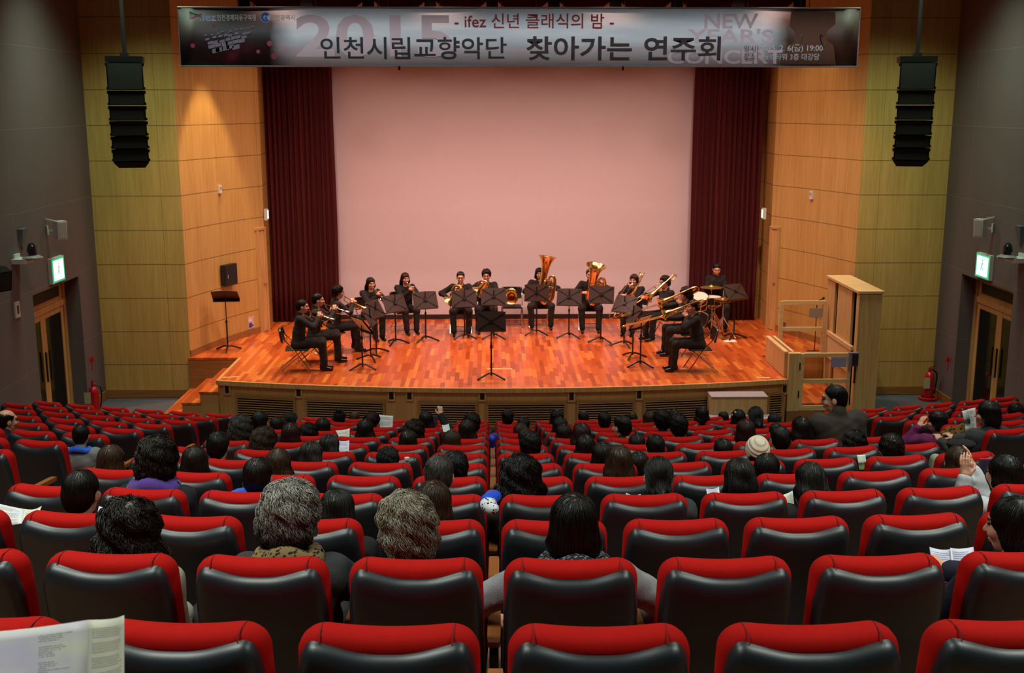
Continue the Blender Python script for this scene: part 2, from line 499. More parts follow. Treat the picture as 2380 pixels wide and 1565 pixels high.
b = MB(); b.box((0, 10.3, 9.45), (2*HW+1, 30.2, .1)); struct(b.build('ceiling', mat('dark_ceiling', '#4a4644', 0.9)))

# ---------------------------------------------------------------- stage
def fy(x): return 17.74+(x+0.2)**2/40.0
XL, XR = -5.17, 4.43
front = [(x, fy(x)) for x in np.linspace(XL, XR, 33)]
poly = front+[(XR, 20.1), (6.12, 20.1), (6.12, YW)]+[(p[0]+.05, p[1]) for p in arc_pts(1)[1:]]+[(5.3, 25.05), (-5.3, 25.05)]+[(p[0]-.05, p[1]) for p in arc_pts(-1)[::-1][:-1]]+[(-6.12, YW), (-6.12, 20.1), (XL, 20.1)]
n = len(poly)
m = MB(); m.add([(p[0], p[1], ZS) for p in poly]+[(p[0], p[1], ZS-.05) for p in poly], [tuple(range(n)), tuple(range(2*n-1, n-1, -1))]+[(i, i+n, (i+1) % n+n, (i+1) % n) for i in range(n)])
o = m.build('stage_floor', M_STAGE, smooth=30); struct(o)
struct(strip('trim_stage_fascia', [(XL, 20.1), (XL, fy(XL)+.03)]+[(p[0], p[1]+.03) for p in front]+[(XR, 20.1)], 0, ZS-.04, M_WOODF, flip=False))
m = MB()
fr = [(XL-.0, 20.1)]+front+[(XR, 18.3)]
for i in range(len(fr)-1): m.bar((fr[i][0], fr[i][1], ZS-.035), (fr[i+1][0], fr[i+1][1], ZS-.035), .05, .075)
struct(m.build('trim_stage_nosing', M_OAK))
struct(strip('trim_platform_riser', [(-6.12, 20.1), (XL, 20.1)], 0, ZS-.04, M_BASE))
# louvred vents and speaker boxes in the stage front
M_SLAT = wood_plain('louvre_wood', '#8f6634', '#a97c44', axis=0)
M_DARKV = mat('dark_gap', '#17100a', 0.9)
def fpt(px, py):
    p = P(px, py, 17.8)
    for _ in range(4): p = P(px, py, fy(p.x)+.03)
    return p
vents = [(553, 682, 'at the stair end of the stage front'), (714, 890, 'second from the stairs along the stage front'), (978, 1105, 'third from the stairs along the stage front'), (1135, 1311, 'at the middle of the stage front'), (1345, 1470, 'third from the wheelchair lift along the stage front'), (1500, 1648, 'partly behind the grey topped steps'), (1788, 1815, 'narrow and beside the wheelchair lift')]
for xa, xb, lb in vents:
    a, c = fpt(xa, 925), fpt(xb, 925); z1, z0 = 0.50, 0.14
    mid = (a+c)/2; rz = math.atan2(c.y-a.y, c.x-a.x); W = (c-a).length
    t = thing('louvre_vent', 'brown wooden louvre vent '+lb, 'vent', (mid.x, fy(mid.x)+.028, 0), rz, 'louvre vents along the stage front')
    m = MB()
    for (cx, cz, w_, h_) in ((0, z1+.02, W+.08, .04), (0, z0-.02, W+.08, .04), (-W/2-.02, (z0+z1)/2, .04, z1-z0), (W/2+.02, (z0+z1)/2, .04, z1-z0)): m.box((cx, -.012, cz), (w_, .03, h_))
    m.build('vent_frame', M_WOODF if False else M_SLAT, t)
    m = MB(); m.box((0, .0, (z0+z1)/2), (W, .012, z1-z0)); m.build('backing', M_DARKV, t)
    m = MB(); ns = 9
    R = Matrix.Rotation(math.radians(-32), 3, 'X')
    for k in range(ns): m.box((0, -.014, z0+(k+.5)*(z1-z0)/ns), (W-.002, .028, .012), R)
    m.build('slats', M_SLAT, t)
for px, py, lb in ((529, 905, 'at the stair end of the stage front'), (695, 912, 'between the first two louvre vents from the stairs'), (910, 919, 'close beside the second louvre vent from the stairs'), (952, 919, 'just before the third louvre vent from the stairs'), (1121, 920, 'just before the middle louvre vent'), (1328, 921, 'just after the middle louvre vent'), (1485, 917, 'two vents away from the wheelchair lift'), (1822, 904, 'under the stage corner by the wheelchair lift')):
    p = fpt(px, py); rz = math.atan((p.x+.2)/20)
    t = thing('floor_box_panel', 'small black panel in oak frame '+lb, 'panel', (p.x, fy(p.x)+.026, p.z), rz, 'black panels along the stage front')
    m = MB()
    for (cx, cz, w_, h_) in ((0, .08, .125, .025), (0, -.08, .125, .025), (-.05, 0, .025, .14), (.05, 0, .025, .14)): m.box((cx, -.012, cz), (w_, .025, h_))
    m.build('oak_frame', M_OAK, t)
    m = MB(); m.box((0, -.004, 0), (.078, .012, .138)); m.build('black_insert', M_BLACK, t)
struct(strip('trim_lift_riser', [(XR, 20.08), (6.1, 20.08)], 0, ZS-.02, M_WOODF))
# stairs at the side of the stage
for k in range(3):
    x0 = -6.09+k*.307; z = ZS*(k+1)/4
    m = MB(); m.box((x0+.1535+.46-.1535*k if False else (x0+XL)/2, (18.36+20.1)/2, z/2-.015), (XL-x0, 20.1-18.36-.004*k, z-.03))
    o = m.build('stair_riser', M_WOODF); 
    o.name = 'trim_stair_riser'; struct(o)
    m = MB(); m.box((x0+.155, (18.34+20.1)/2, z-.015), (.33, 20.1-18.34, .03))
    o = m.build('trim_stair_tread', M_STAGE); struct(o)
# projection screen and curtains
t = thing('projection_screen', 'huge white projection screen filling the back of the stage', 'screen', (-.08, 23.84, ZS))
m = MB(); m.box((0, 0, 4.3), (8.2, .03, 8.4)); m.build('screen_surface', cloth_mat('screen_fabric', '#d2ccd2', 0.95, 100, 0.0, 0, 0.01), t)
m = MB(); m.box((0, -.02, .05), (8.2, .04, .09)); m.build('bottom_hem', mat('dark_hem', '#2a1414', .8), t)
m = MB()
for x in (-1.38, 1.42): m.box((x, -.0165, 4.35), (.012, .004, 8.3))
m.build('cloth_seam', mat('screen_seam', '#d9cfcf', 0.9), t)
M_CURT = cloth_mat('dark_red_velvet', '#4a060d', 0.9, 300, 0.2, 0.0, 0.15)
def curtain(name, x0, x1, y, z0, z1, amp, waves, seed):
    rnd = random.Random(seed); N = 150; Z = 12
    ph = [rnd.uniform(0, 6.28) for _ in range(4)]
    vs = []
    for j in range(Z+1):
        z = lerp(z0, z1, j/Z)
        for i in range(N+1):
            u = i/N
            a = math.sin(u*waves*2*PI+ph[0]+.6*math.sin(u*9+ph[1]))
            a = a*.75+.25*math.sin(u*waves*4.3*PI+ph[2]+j*.05)
            vs.append((lerp(x0, x1, u)+.01*math.sin(j*.8+i), y+amp*a*(1-.15*j/Z), z))
    fs = [(j*(N+1)+i, j*(N+1)+i+1, (j+1)*(N+1)+i+1, (j+1)*(N+1)+i) for j in range(Z) for i in range(N)]
    m = MB(); m.add(vs, fs); o = m.build(name, M_CURT, smooth=180, fix=False)
    o.modifiers.new('thick', 'SOLIDIFY').thickness = .012
    return o
for x0, x1, sd, lb in ((-5.2, -3.80, 1, 'dark red pleated stage curtain by the wall with the black box'), (3.66, 5.1, 2, 'dark red pleated stage curtain behind the percussionist')):
    t = thing('stage_curtain', lb, 'curtain', ((x0+x1)/2, 23.55, ZS), 0, 'stage leg curtains')
    o = curtain('drape', x0-(x0+x1)/2, x1-(x0+x1)/2, 0, .015, 8.2, .055, 13, sd); o.parent = t
    m = MB(); m.box((0, 0, 8.25), (x1-x0+.1, .05, .06)); m.build('curtain_track', M_BLACK, t)
# valance with swags and dark straps above the banner
t = thing('valance', 'dark red swagged valance above the hanging banner', 'valance', (0, 20.0, 6.6))
for i in range(9):
    x0 = -4.75+i*1.056; m = MB(); N = 14
    vs = []
    for j in range(8):
        for k in range(N+1):
            u = k/N; sag = math.sin(u*PI)**.8
            vs.append((x0+u*1.056, -.05+.03*math.sin(j*2.2+u*3), 1.1-(j/7)*(.55+.32*sag)+.0))
    fs = [(j*(N+1)+k, j*(N+1)+k+1, (j+1)*(N+1)+k+1, (j+1)*(N+1)+k) for j in range(7) for k in range(N)]
    m.add(vs, fs); o = m.build('swag', M_CURT, t, smooth=180, fix=False); o.modifiers.new('thick', 'SOLIDIFY').thickness = .01
for i in range(10):
    x0 = -4.75+i*1.056; m = MB(); m.box((x0, -.12, .67), (.2, .06, 1.1)); m.build('black_strap', M_BLACK, t)
    m = MB(); m.tube([(x0+.16, -.14, .1), (x0+.18, -.14, 1.0)], .012, 6); m.build('tie_rod', M_CHROME, t)
m = MB(); m.tube([(-5.0, -.02, 1.2), (5.0, -.02, 1.2)], .03, 8); m.build('batten', M_BLACK, t)

# ---------------------------------------------------------------- theatre seats
def slab(W, H, T, rc, z0, edge=.035, n=44, dip=0.0, bow=0.0):
    """upright cushion: rounded outline in XZ, rounded edges, lying between y=0 (rear) and y=T"""
    def outline(ins):
        hw, hh, r = W/2-ins, H/2-ins, max(.006, rc-ins); out = []
        for (sx, sz, a0) in ((1, 1, 0), (-1, 1, PI/2), (-1, -1, PI), (1, -1, 1.5*PI)):
            rr = r if sz > 0 else min(r, .03)
            for k in range(n//4+1):
                a = a0+PI/2*k/(n//4)
                out.append((sx*(hw-rr)+rr*math.cos(a), sz*(hh-rr)+rr*math.sin(a)))
            # straight run subdivided along the top edge
            if sx == 1 and sz == 1:
                for k in range(1, 12): out.append((lerp(hw-rr, -(hw-rr), k/12), hh))
        return out
    rings = []
    prof = [(edge*2.2, 0), (edge, 0)]+[(edge-edge*math.sin(a), edge-edge*math.cos(a)) for a in (PI/6, PI/3, PI/2)]+[(edge-edge*math.cos(a), T-edge+edge*math.sin(a)) for a in (0.0, PI/6, PI/3, PI/2)]+[(edge*2.4, T+.004), (edge*4, T+.008)]
    for ins, y in prof:
        rings.append([Vector((x, y+bow*(x/(W/2))**2, z0+H/2+z-(dip*(1-(x/(W/2))**2) if z > 0 else 0))) for x, z in outline(ins)])
    return rings
def recline(v): # leans the back
    return Vector((v[0], v[1]+.13*(1.055-v[2]), v[2]))
def taper(v, k=.035):
    f = 1-k*max(0, (v.z-.5)/.55); return Vector((v.x*f, v.y, v.z))
def make_seat():
    t = thing('theatre_seat', 'x', 'seat')
    m = MB(); m.loft([[recline(taper(p)) for p in r] for r in slab(.488, .67, .115, .085, .357, .045, dip=.018, bow=.012)])
    c = m.build('back_cushion', M_RED, t, 60)
    # black moulded rear shell with a rolled, dipped upper edge
    m = MB(); NU, NV = 33, 24; vs = []
    for j in range(NV):
        v = j/(NV-1)
        for i in range(NU):
            u = -1+2*i/(NU-1); 
            au = abs(u); e_ = max(0, (au-.80)/.20)
            ztop = .968+.029*(4*min(1, au/.82)**3-3*min(1, au/.82)**4)-.135*(1-math.sqrt(max(0, 1-e_*e_)))
            z = .27+(ztop-.27)*(1-(1-v)**1.8)
            hw = .2415*(1-.030*max(0, (z-.5)/.55))
            d = ztop-z; RR = .062
            roll = .050*math.sqrt(max(0, 1-max(0, 1-d/RR)**2)) if d < RR else .050-.016*min(1, (d-RR)/.2)
            side = (1-au**12)**.5 if au < 1 else 0
            x = hw*u
            vs.append(recline((x, -roll*side+.014+.012*u*u-(.004 if side else 0), z)))
    fs = [(j*NU+i, j*NU+i+1, (j+1)*NU+i+1, (j+1)*NU+i) for j in range(NV-1) for i in range(NU-1)]
    m.add(vs, fs); s = m.build('back_shell', M_LEATHER, t, 180); 
    # seam piping at the two upper corners
    for sx in (-1, 1):
        pts = []
        for k in range(13):
            yy = .006+.103*k/12; ed = .045; q_ = max(0, ed-yy, yy-(.115-ed)); dr = ed-math.sqrt(max(0, ed*ed-q_*q_))
            pts.append(recline(Vector((sx*(.170+.004*k/12), yy, 1.0177-dr-.0006))))
        mm = MB(); mm.tube(pts, .0022, 5); mm.build('seam', mat('dark_red_seam', '#7d0d0a', .8), c)
    m = MB()
    R = Matrix.Rotation(math.radians(78), 4, 'X')
    rings = slab(.468, .46, .11, .06, 0, .04)
    Mx = Matrix.Translation((0, .62, .34)) @ Matrix.Rotation(math.radians(90), 4, 'X')
    m.loft([[Mx @ Vector((p.x, .46*0+p.z-.0, 0)) if False else Vector((p.x, .13+p.z, .275+p.y)) for p in r] for r in rings])
    m.build('seat_cushion', M_RED, t, 60)
    m = MB(); m.box((0, .36, .26), (.44, .42, .03)); m.build('seat_pan', M_BLACK, t)
    m = MB()
    m.box((-.2745, .30, .31), (.032, .34, .62)); m.build('side_support', M_BLACK, t)
    return t
def armrest(t, x):
    m = MB(); Z = .655
    rings = []
    for y, w_, h_ in ((.14, .04, .02), (.16, .048, .034), (.3, .05, .036), (.47, .05, .036), (.52, .044, .03), (.535, .03, .012)):
        rings.append([Vector((x+w_/2*sx, y, Z-(.03*(y-.14))+h_/2*sz)) for sx, sz in ((-1, -1), (1, -1), (1, 1), (-1, 1))])
    m.loft(rings); return m.build('armrest', M_ARM, t, 30)
M_ARM = wood_plain('armrest_wood', '#8a5228', '#a8672f', axis=1, rough=.35)
proto = make_seat(); armrest(proto, -.2745)
end_arm_proto = armrest(None, .2745); m = MB(); m.box((.2745, .30, .31), (.032, .34, .62)); end_sup_proto = m.build('side_support', M_BLACK, end_arm_proto)
SEATP = .55
COLX = lambda k: -.55+SEATP*(k+.5)
seats = []
def in_frame(x, y, z):
    a = [proj((x+dx, y+dy, z+dz)) for dx in (-.26, .26) for dy, dz in ((0, 1.06), (.1, .5), (.55, .5))]
    if min(q[2] for q in a) < .3: return False
    xs = [q[0] for q in a]; ys = [q[1] for q in a]
    return max(xs) > 0 and min(xs) < 2380 and max(ys) > 0 and min(ys) < 1565
for n in range(0, 13):
    for k in range(-5, 7):
        x = COLX(k)
        seats.append((n, x, 'c', k, k == 6))
    for j in range(0, 7):
        for sd in (-1, 1):
            x = sd*(4.15+.28+SEATP*.985*j)
            if abs(x) > HW-.35: continue
            seats.append((n, x, 'l' if sd < 0 else 'r', j, (sd < 0 and j == 0) or (sd > 0 and (abs(x)+SEATP > HW-.35))))
seats = [(n, x, s, k, e) for n, x, s, k, e in seats if in_frame(x, row_y(n, x), row_z(n))]
seats.append((-1, COLX(-2), 'c', -2, False))
print('SEATS', len(seats))
def rowname(n): return ('%s row from camera' % WORDS[n+1]) if n < 7 else ('%s row from stage' % WORDS[13-n])
first = True
def seat_xform(n, x):
    return Vector((x, row_y(n, x), row_z(n))), math.atan(x/22.0)
for n, x, s, k, e in seats:
    t = proto if first else copy_tree(proto); first = False
    loc, rz = seat_xform(n, x)
    t.location = loc; t.rotation_euler = (0, 0, rz)
    if e:
        c = end_arm_proto.copy(); COL.objects.link(c); c.parent = t
        d = end_sup_proto.copy(); COL.objects.link(d); d.parent = t
    if n < 0: lb = 'red theatre seat behind the open concert leaflet, only its holder in view'
    elif s == 'c': lb = 'red and black theatre seat, centre block, %s, %s %s of middle gap' % (rowname(n), WORDS[(k+1) if k >= 0 else -k], 'right' if k >= 0 else 'left')
    else: lb = 'red and black theatre seat, %s side block, %s, %s from aisle' % ('left' if s == 'l' else 'right', rowname(n), WORDS[k+1])
    tag(t, lb, 'seat', 'theatre seats in curved rows')
bpy.data.objects.remove(end_sup_proto); bpy.data.objects.remove(end_arm_proto)
# ---------------------------------------------------------------- hanging banner
BO = P(428, 152, 17.5); BW = P(1984, 156, 17.5).x-BO.x; BH = P(420, 18, 17.5).z-BO.z
BO = Vector((BO.x-.04, 17.5, BO.z)); BW += .08
U, V = Vector((1, 0, 0)), Vector((0, 0, 1))
ban = thing('event_banner', 'long white printed concert banner with Korean lettering hanging above the stage', 'banner', BO)
def bx(px): return (px-422)/(1987-422)*BW         # photo px along the banner -> metres
def bz(py): return (153-py)/(153-19)*BH
def banner_print():
    m = bpy.data.materials.new('banner_print'); m.use_nodes = True; t = NT(m)
    q = t.xyz(t.coord('Object'))
    u = t.math('DIVIDE', q[0], BW); v = t.math('DIVIDE', q[2], BH)
    wave = t.noise(t.comb(t.math('MULTIPLY', q[0], .55), t.math('MULTIPLY', q[2], 5.0), 0.0), 1.0, 3.0)
    base = t.ramp(wave, [(.35, lin('#c9d0d8')), (.6, lin('#dde2e6'))])
    pink = t.math('MULTIPLY', t.math('LESS_THAN', t.math('ABSOLUTE', t.math('SUBTRACT', v, t.math('ADD', .24, t.math('MULTIPLY', wave, .06)))), .075), .22)
    col = t.mix(pink, base, lin('#e0aeb6'))
    # printed picture fading in at the two ends
    n1 = t.noise(t.coord(), 2.1, 4.0)
    dark = t.ramp(n1, [(.4, lin('#120a10')), (.6, lin('#2c1018')), (.75, lin('#6a2030'))])
    fl = t.math('MULTIPLY', t.math('SUBTRACT', .185, t.math('ADD', u, t.math('MULTIPLY', n1, .03))), 26.0)
    fl = t.math('MINIMUM', t.math('MAXIMUM', fl, 0.0), 1.0)
    col = t.mix(fl, col, dark)
    wood = t.ramp(t.noise(t.comb(t.math('MULTIPLY', q[0], 4.0), 0.0, t.math('MULTIPLY', q[2], 1.2)), 1.0, 3.0), [(.3, lin('#2a1410')), (.7, lin('#54301c'))])
    fr_ = t.math('MULTIPLY', t.math('SUBTRACT', u, t.math('ADD', .835, t.math('MULTIPLY', n1, .04))), 22.0)
    fr_ = t.math('MINIMUM', t.math('MAXIMUM', fr_, 0.0), 1.0)
    col = t.mix(fr_, col, wood)
    t.base(col); t.b.inputs['Roughness'].default_value = .55
    return m
m = MB(); N = 40
vs = []
for j in range(2):
    for i in range(N+1):
        x = BW*i/N
        vs.append((x, .006*math.sin(x*2.1), BH*j+(.012*math.sin(PI*i/N)*(-1))))
m.add(vs, [(i, i+1, N+2+i, N+1+i) for i in range(N)])
o = m.build('banner_cloth', banner_print(), ban, smooth=180, fix=False); md = o.modifiers.new('thick', 'SOLIDIFY'); md.thickness = .006; md.offset = 1
m = MB()
m.tube([(-.01, .0, BH+.006), (BW+.01, .0, BH+.006)], .014, 8); m.tube([(-.01, .0, -.012), (BW+.01, .0, -.012)], .012, 8)
m.tube([(-.006, 0, 0), (-.006, 0, BH)], .01, 6); m.tube([(BW+.006, 0, 0), (BW+.006, 0, BH)], .01, 6)
m.build('hem_rod', mat('grey_hem', '#8d8f90', .5), ban)
m = MB()
for px in (923, 1442): m.tube([(bx(px), 0, -.005), (bx(px), 0, -.07)], .018, 6)
m.build('hanging_weight', M_BLACK, ban)
m = MB()
for px in (560, 900, 1240, 1560, 1850): m.tube([(bx(px), 0, BH), (bx(px), .0, BH+2.9)], .006, 5)
m.build('suspension_wire', mat('steel_wire', '#8a8a88', .4, 1.0), ban)
INK = mat('dark_lettering', '#17191f', .6); RINK = mat('red_lettering', '#8f1420', .6); BRINK = mat('brown_lettering', '#2a1618', .6)
FAINT = mat('faint_pink_lettering', '#d2bcc4', .6); GINK = mat('small_grey_lettering', '#2c2a2e', .6)
WINK = mat('pale_lettering', '#c4c6c8', .6)
O0 = Vector((0, -.012, 0))
def bt(nm, s, x0, y0, x1, y1, m, off=.003, bold=0): return text_on(nm, s, O0, U, V, bx(x0), bz(y1), bx(x1), bz(y0), m, ban, off, bold)
bt('lettering', '2015', 688, 34, 1046, 134, FAINT, .001, .02)
bt('lettering', 'NEW', 1628, 31, 1752, 66, FAINT, .001, .02)
bt('lettering', "YEAR'S", 1590, 66, 1790, 100, FAINT, .001, .02)
bt('lettering', 'CONCERT', 1545, 116, 1812, 149, FAINT, .001, .02)
bt('lettering', '- ifez 신년 클래식의 밤 -', 1052, 31, 1419, 66, RINK, .003, .008)
bt('lettering', '인천시립교향악단', 743, 86, 1172, 138, INK, .003, .012)
bt('lettering', '찾아가는', 1217, 84, 1462, 141, BRINK, .003, .02)
bt('lettering', '연주회', 1490, 84, 1668, 141, BRINK, .003, .02)
bt('lettering', '일시', 1722, 106, 1749, 121, GINK); bt('lettering', '장소', 1722, 124, 1749, 139, GINK)
bt('lettering', '2015. 2. 6(금) 19:00', 1759, 103, 1906, 122, WINK, .004, .01); bt('lettering', 'ifez G타워 3층 대강당', 1759, 124, 1899, 140, WINK, .004, .01)
m = MB(); m.box((bx(1754), -.016, bz(122)), (.008, .003, .2)); m.build('divider_rule', GINK, ban)
bt('lettering', 'ifez', 470, 31, 508, 50, mat('logo_white_blue', '#aab6d8', .6), .004, .02)
bt('lettering', '인천경제자유구역청', 510, 34, 598, 49, WINK, .004, .01)
bt('lettering', '인천광역시', 631, 35, 687, 48, WINK, .004, .01)
def blob(nm, pts, m, off=.016):
    q = MB(); q.add([(x, -off, z) for x, z in pts], [tuple(range(len(pts)))]); return q.build(nm, m, ban, 0, fix=False)
# ribbon mark and blue swirl mark
lg = [mat('logo_green', '#3f9a62', .6), mat('logo_pink', '#c24a7c', .6), mat('logo_blue', '#2a5fb4', .6), mat('logo_pale', '#c8d4da', .6)]
blob('ribbon_logo', [(bx(447), bz(27)), (bx(452), bz(30)), (bx(474), bz(44)), (bx(474), bz(36)), (bx(452), bz(44)), (bx(447), bz(47))], lg[3], .015)
blob('ribbon_logo', [(bx(446), bz(30)), (bx(450), bz(28)), (bx(476), bz(40)), (bx(474), bz(44))], lg[0], .017)
blob('ribbon_logo', [(bx(449), bz(44)), (bx(474), bz(32)), (bx(477), bz(35)), (bx(452), bz(46))], lg[1], .018)
def ring(cx, cz, r0, r1, a0, a1, n=24): 
    return [(cx+r1*math.cos(lerp(a0, a1, k/n)), cz+r1*math.sin(lerp(a0, a1, k/n))) for k in range(n+1)]+[(cx+r0*math.cos(lerp(a1, a0, k/n)), cz+r0*math.sin(lerp(a1, a0, k/n))) for k in range(n+1)]
blob('swirl_logo', ring(bx(620), bz(41), 0.0001, .075, 0, 2*PI), lg[3], .015)
blob('swirl_logo', ring(bx(620), bz(41), .028, .07, .6, 5.6), lg[2], .017)
blob('swirl_logo', ring(bx(621), bz(42), .0001, .02, 0, 2*PI, 12), lg[2], .017)
# printed picture of an orchestra: pale music sheets and red light spots
rnd = random.Random(5); SH = mat('printed_sheet', '#6e6670', .6); SPOT = mat('printed_red_spot', '#8c3440', .6)
for r in range(5):
    for k in range(9-r):
        x = bx(478+r*4+k*(14-r*.4)+rnd.uniform(-3, 3)); z = bz(84-k*2.2+r*10+rnd.uniform(-2, 2)); s_ = .028+.012*r
        if z > bz(64) or z < bz(135): continue
        blob('printed_music_sheet', [(x, z), (x+s_*1.4, z+s_*.3), (x+s_*1.4, z+s_*1.15), (x-.006, z+s_*.8)], SH, .016)
for px, py, r in ((451, 107, .035), (627, 102, .04), (636, 132, .045), (600, 121, .03), (500, 60, .025)):
    blob('printed_light_spot', ring(bx(px), bz(py), .0001, r, 0, 2*PI, 14), SPOT, .016)
# printed picture of a violin body
VB = mat('printed_violin', '#5a3012', .5); VH = mat('printed_violin_hole', '#150a06', .5)
vl = [(1828, 26), (1930, 26), (1932, 55), (1915, 68), (1912, 92), (1930, 104), (1938, 150), (1806, 150), (1822, 108), (1838, 96), (1840, 70), (1826, 58)]
blob('printed_violin', [(bx(a), bz(c)) for a, c in vl], VB, .0145)
for sx, x in ((1, 1856), (-1, 1900)):
    q = MB(); q.tube(spline([(bx(x-4*sx), -.016, bz(84)), (bx(x+2*sx), -.016, bz(80)), (bx(x-1*sx), -.016, bz(96)), (bx(x-6*sx), -.016, bz(108)), (bx(x-10*sx), -.016, bz(110))], 5), .009, 5); q.build('printed_sound_hole', VH, ban)

# ---------------------------------------------------------------- hanging line-array loudspeakers
M_SPK = mat('speaker_black', '#060707', .7, spec=.15); M_GRL = mat('speaker_grille', '#050606', .8, bump=.4, bscale=600)
def line_array(px, sd, lb):
    x = P(px, 250, 18.0).x; z1 = P(px, 132, 18.0).z
    t = thing('line_array_speaker', lb, 'loudspeaker', (x, 18.0, z1-1.62), sd*math.radians(14), 'hanging line array loudspeakers')
    m = MB(); m.box((0, .1, 1.58), (.56, .5, .09)); m.box((0, .1, 1.65), (.12, .3, .06)); m.build('rigging_frame', M_BLKM, t)
    m = MB(); m.tube([(0, .1, 1.66), (0, .1, 4.2)], .032, 8); m.build('suspension_pole', M_BLKM, t)
    z = 1.53; hs = [.42, .235, .235, .235, .20, .20]
    for i, h in enumerate(hs):
        tilt = math.radians(1.5*max(0, i-1)); cx = 0; yb = .02*i
        m = MB(); wf, wb = .54, .42
        def ringz(zz): return [(-wf/2, yb-.15, zz), (wf/2, yb-.15, zz), (wb/2, yb+.33, zz), (-wb/2, yb+.33, zz)]
        m.loft([ringz(z-h+.006), ringz(z-.004)]); c = m.build('cabinet', M_SPK, t)
        m = MB(); m.box((0, yb-.153, z-h/2), (.50, .012, h-.03)); m.build('grille', M_GRL, c)
        m = MB()
        for s2 in (-1, 1): m.box((s2*.277, yb-.1, z-.03), (.02, .05, .05)); m.box((s2*.277, yb-.1, z-h+.03), (.02, .05, .04))
        m.build('rigging_bracket', M_BLKM, c); z -= h
    m = MB(); m.loft([[(-.27, -.02, z), (.27, -.02, z), (.21, .45, z), (-.21, .45, z)], [(-.27, -.02, z-.01), (.27, -.02, z-.01), (.2, .1, z-.10), (-.2, .1, z-.10)]]); m.build('tail_fin', M_SPK, t)
line_array(297, 1, 'black line array loudspeaker hanging before the oak wing wall, left of the banner')
line_array(2125, -1, 'black line array loudspeaker hanging before the oak wing wall, right of the banner')

# ---------------------------------------------------------------- hall doors, signs and fittings on the side walls
GLASS = mat('dark_door_glass', '#0b0c0b', .12, coat=.3)
def hall_door(sd, nm):
    x = sd*(HW+.30); y0, y1, zt = 17.25, 19.22, 2.41
    root = bpy.data.objects.new('door_'+nm, None); COL.objects.link(root); struct(root); root.location = (x, (y0+y1)/2, 0)
    h = (y1-y0)/2
    m = MB()
    for c, d in (((0, -h+.05, zt/2), (.1, .1, zt)), ((0, h-.05, zt/2), (.1, .1, zt)), ((0, 0, zt-.04), (.09, 2*h-.2, .08)), ((0, 0, 1.98), (.09, 2*h-.2, .1))): m.box(c, d)
    m.build('door_frame', M_OAK, root)
    m = MB(); m.box((0, 0, 2.2), (.06, 2*h-.2, .33)); m.build('transom', M_OAK, root)
    m = MB(); m.box((-sd*.034, .0, 2.2), (.02, 1.45, .17)); m.build('transom_vent', mat('vent_dark', '#1c1712', .6), root)
    for s2 in (-1, 1):
        yc = s2*(h-.1)/2
        m = MB()
        for c, d in (((0, yc-.39, .97), (.05, .1, 1.92)), ((0, yc+.39, .97), (.05, .1, 1.92)), ((0, yc, 1.88), (.044, .68, .1)), ((0, yc, .09), (.044, .68, .16))): m.box(c, d)
        lf = m.build('door_leaf', M_OAK, root)
        m = MB(); m.box((0, yc, .98), (.03, .7, 1.72)); m.build('glass_pane', GLASS, lf)
        m = MB(); m.tube([(-sd*.06, yc-s2*.36, .8), (-sd*.06, yc-s2*.36, 1.3)], .016, 8); m.build('pull_handle', M_BLKM, lf)
hall_door(-1, '1'); hall_door(1, '2')
M_WPL = mat('white_plastic', '#cfd0cc', .5)
def sign(nm, loc, rz, w_, h_, lb, k=3.0):
    t = thing(nm, lb, 'sign', loc, rz, None)
    m = MB(); m.box((0, .03, 0), (w_+.03, .06, h_+.03)); m.build('sign_case', M_WPL, t)
    m = MB(); m.box((0, -.002, 0), (w_, .006, h_)); m.build('green_border', mat('sign_green', '#1f9a68', .5, emit=('#30b47c', 1.1)), t)
    m = MB(); m.box((0, -.005, 0), (w_*.82, .006, h_*.84)); m.build('lit_panel', mat('sign_lit', '#e8fff2', .5, emit=('#d8fff0', k)), t)
    m = MB(); s_ = h_*.3  # running figure and arrow pictogram
    m.ball((0-.0, -.009, s_*.85), (s_*.2, .003, s_*.2), 8, 5)
    m.bar((0, -.009, s_*.6), (-.1*s_, -.009, -.1*s_), .004, s_*.3); m.bar((-.1*s_, -.009, -.1*s_), (s_*.45, -.009, -s_*.6), .004, s_*.18); m.bar((-.1*s_, -.009, -.1*s_), (-s_*.55, -.009, -s_*.7), .004, s_*.18)
    m.bar((0, -.009, s_*.5), (s_*.5, -.009, s_*.2), .004, s_*.13)
    m.build('running_figure', mat('sign_green', '#1f9a68'), t)
    return t
for sd, q, lb in ((-1, PX(127, 627, -HW), 'lit green exit sign above the left hall door'), (1, PX(2292, 619, HW), 'lit green exit sign above the right hall door')):
    sign('exit_sign', (sd*(HW-.065), q.y, q.z), -sd*PI/2 if sd > 0 else PI/2, .50, .38, lb, 2.6) if False else sign('exit_sign', (sd*(HW-.06), q.y, q.z), (-PI/2 if sd < 0 else PI/2)*-1 if False else (PI/2 if sd < 0 else -PI/2), .50, .38, lb, 2.6)
def wallpt(sd, px, py, off=0.0): return PX(px, py, sd*(HW-off))
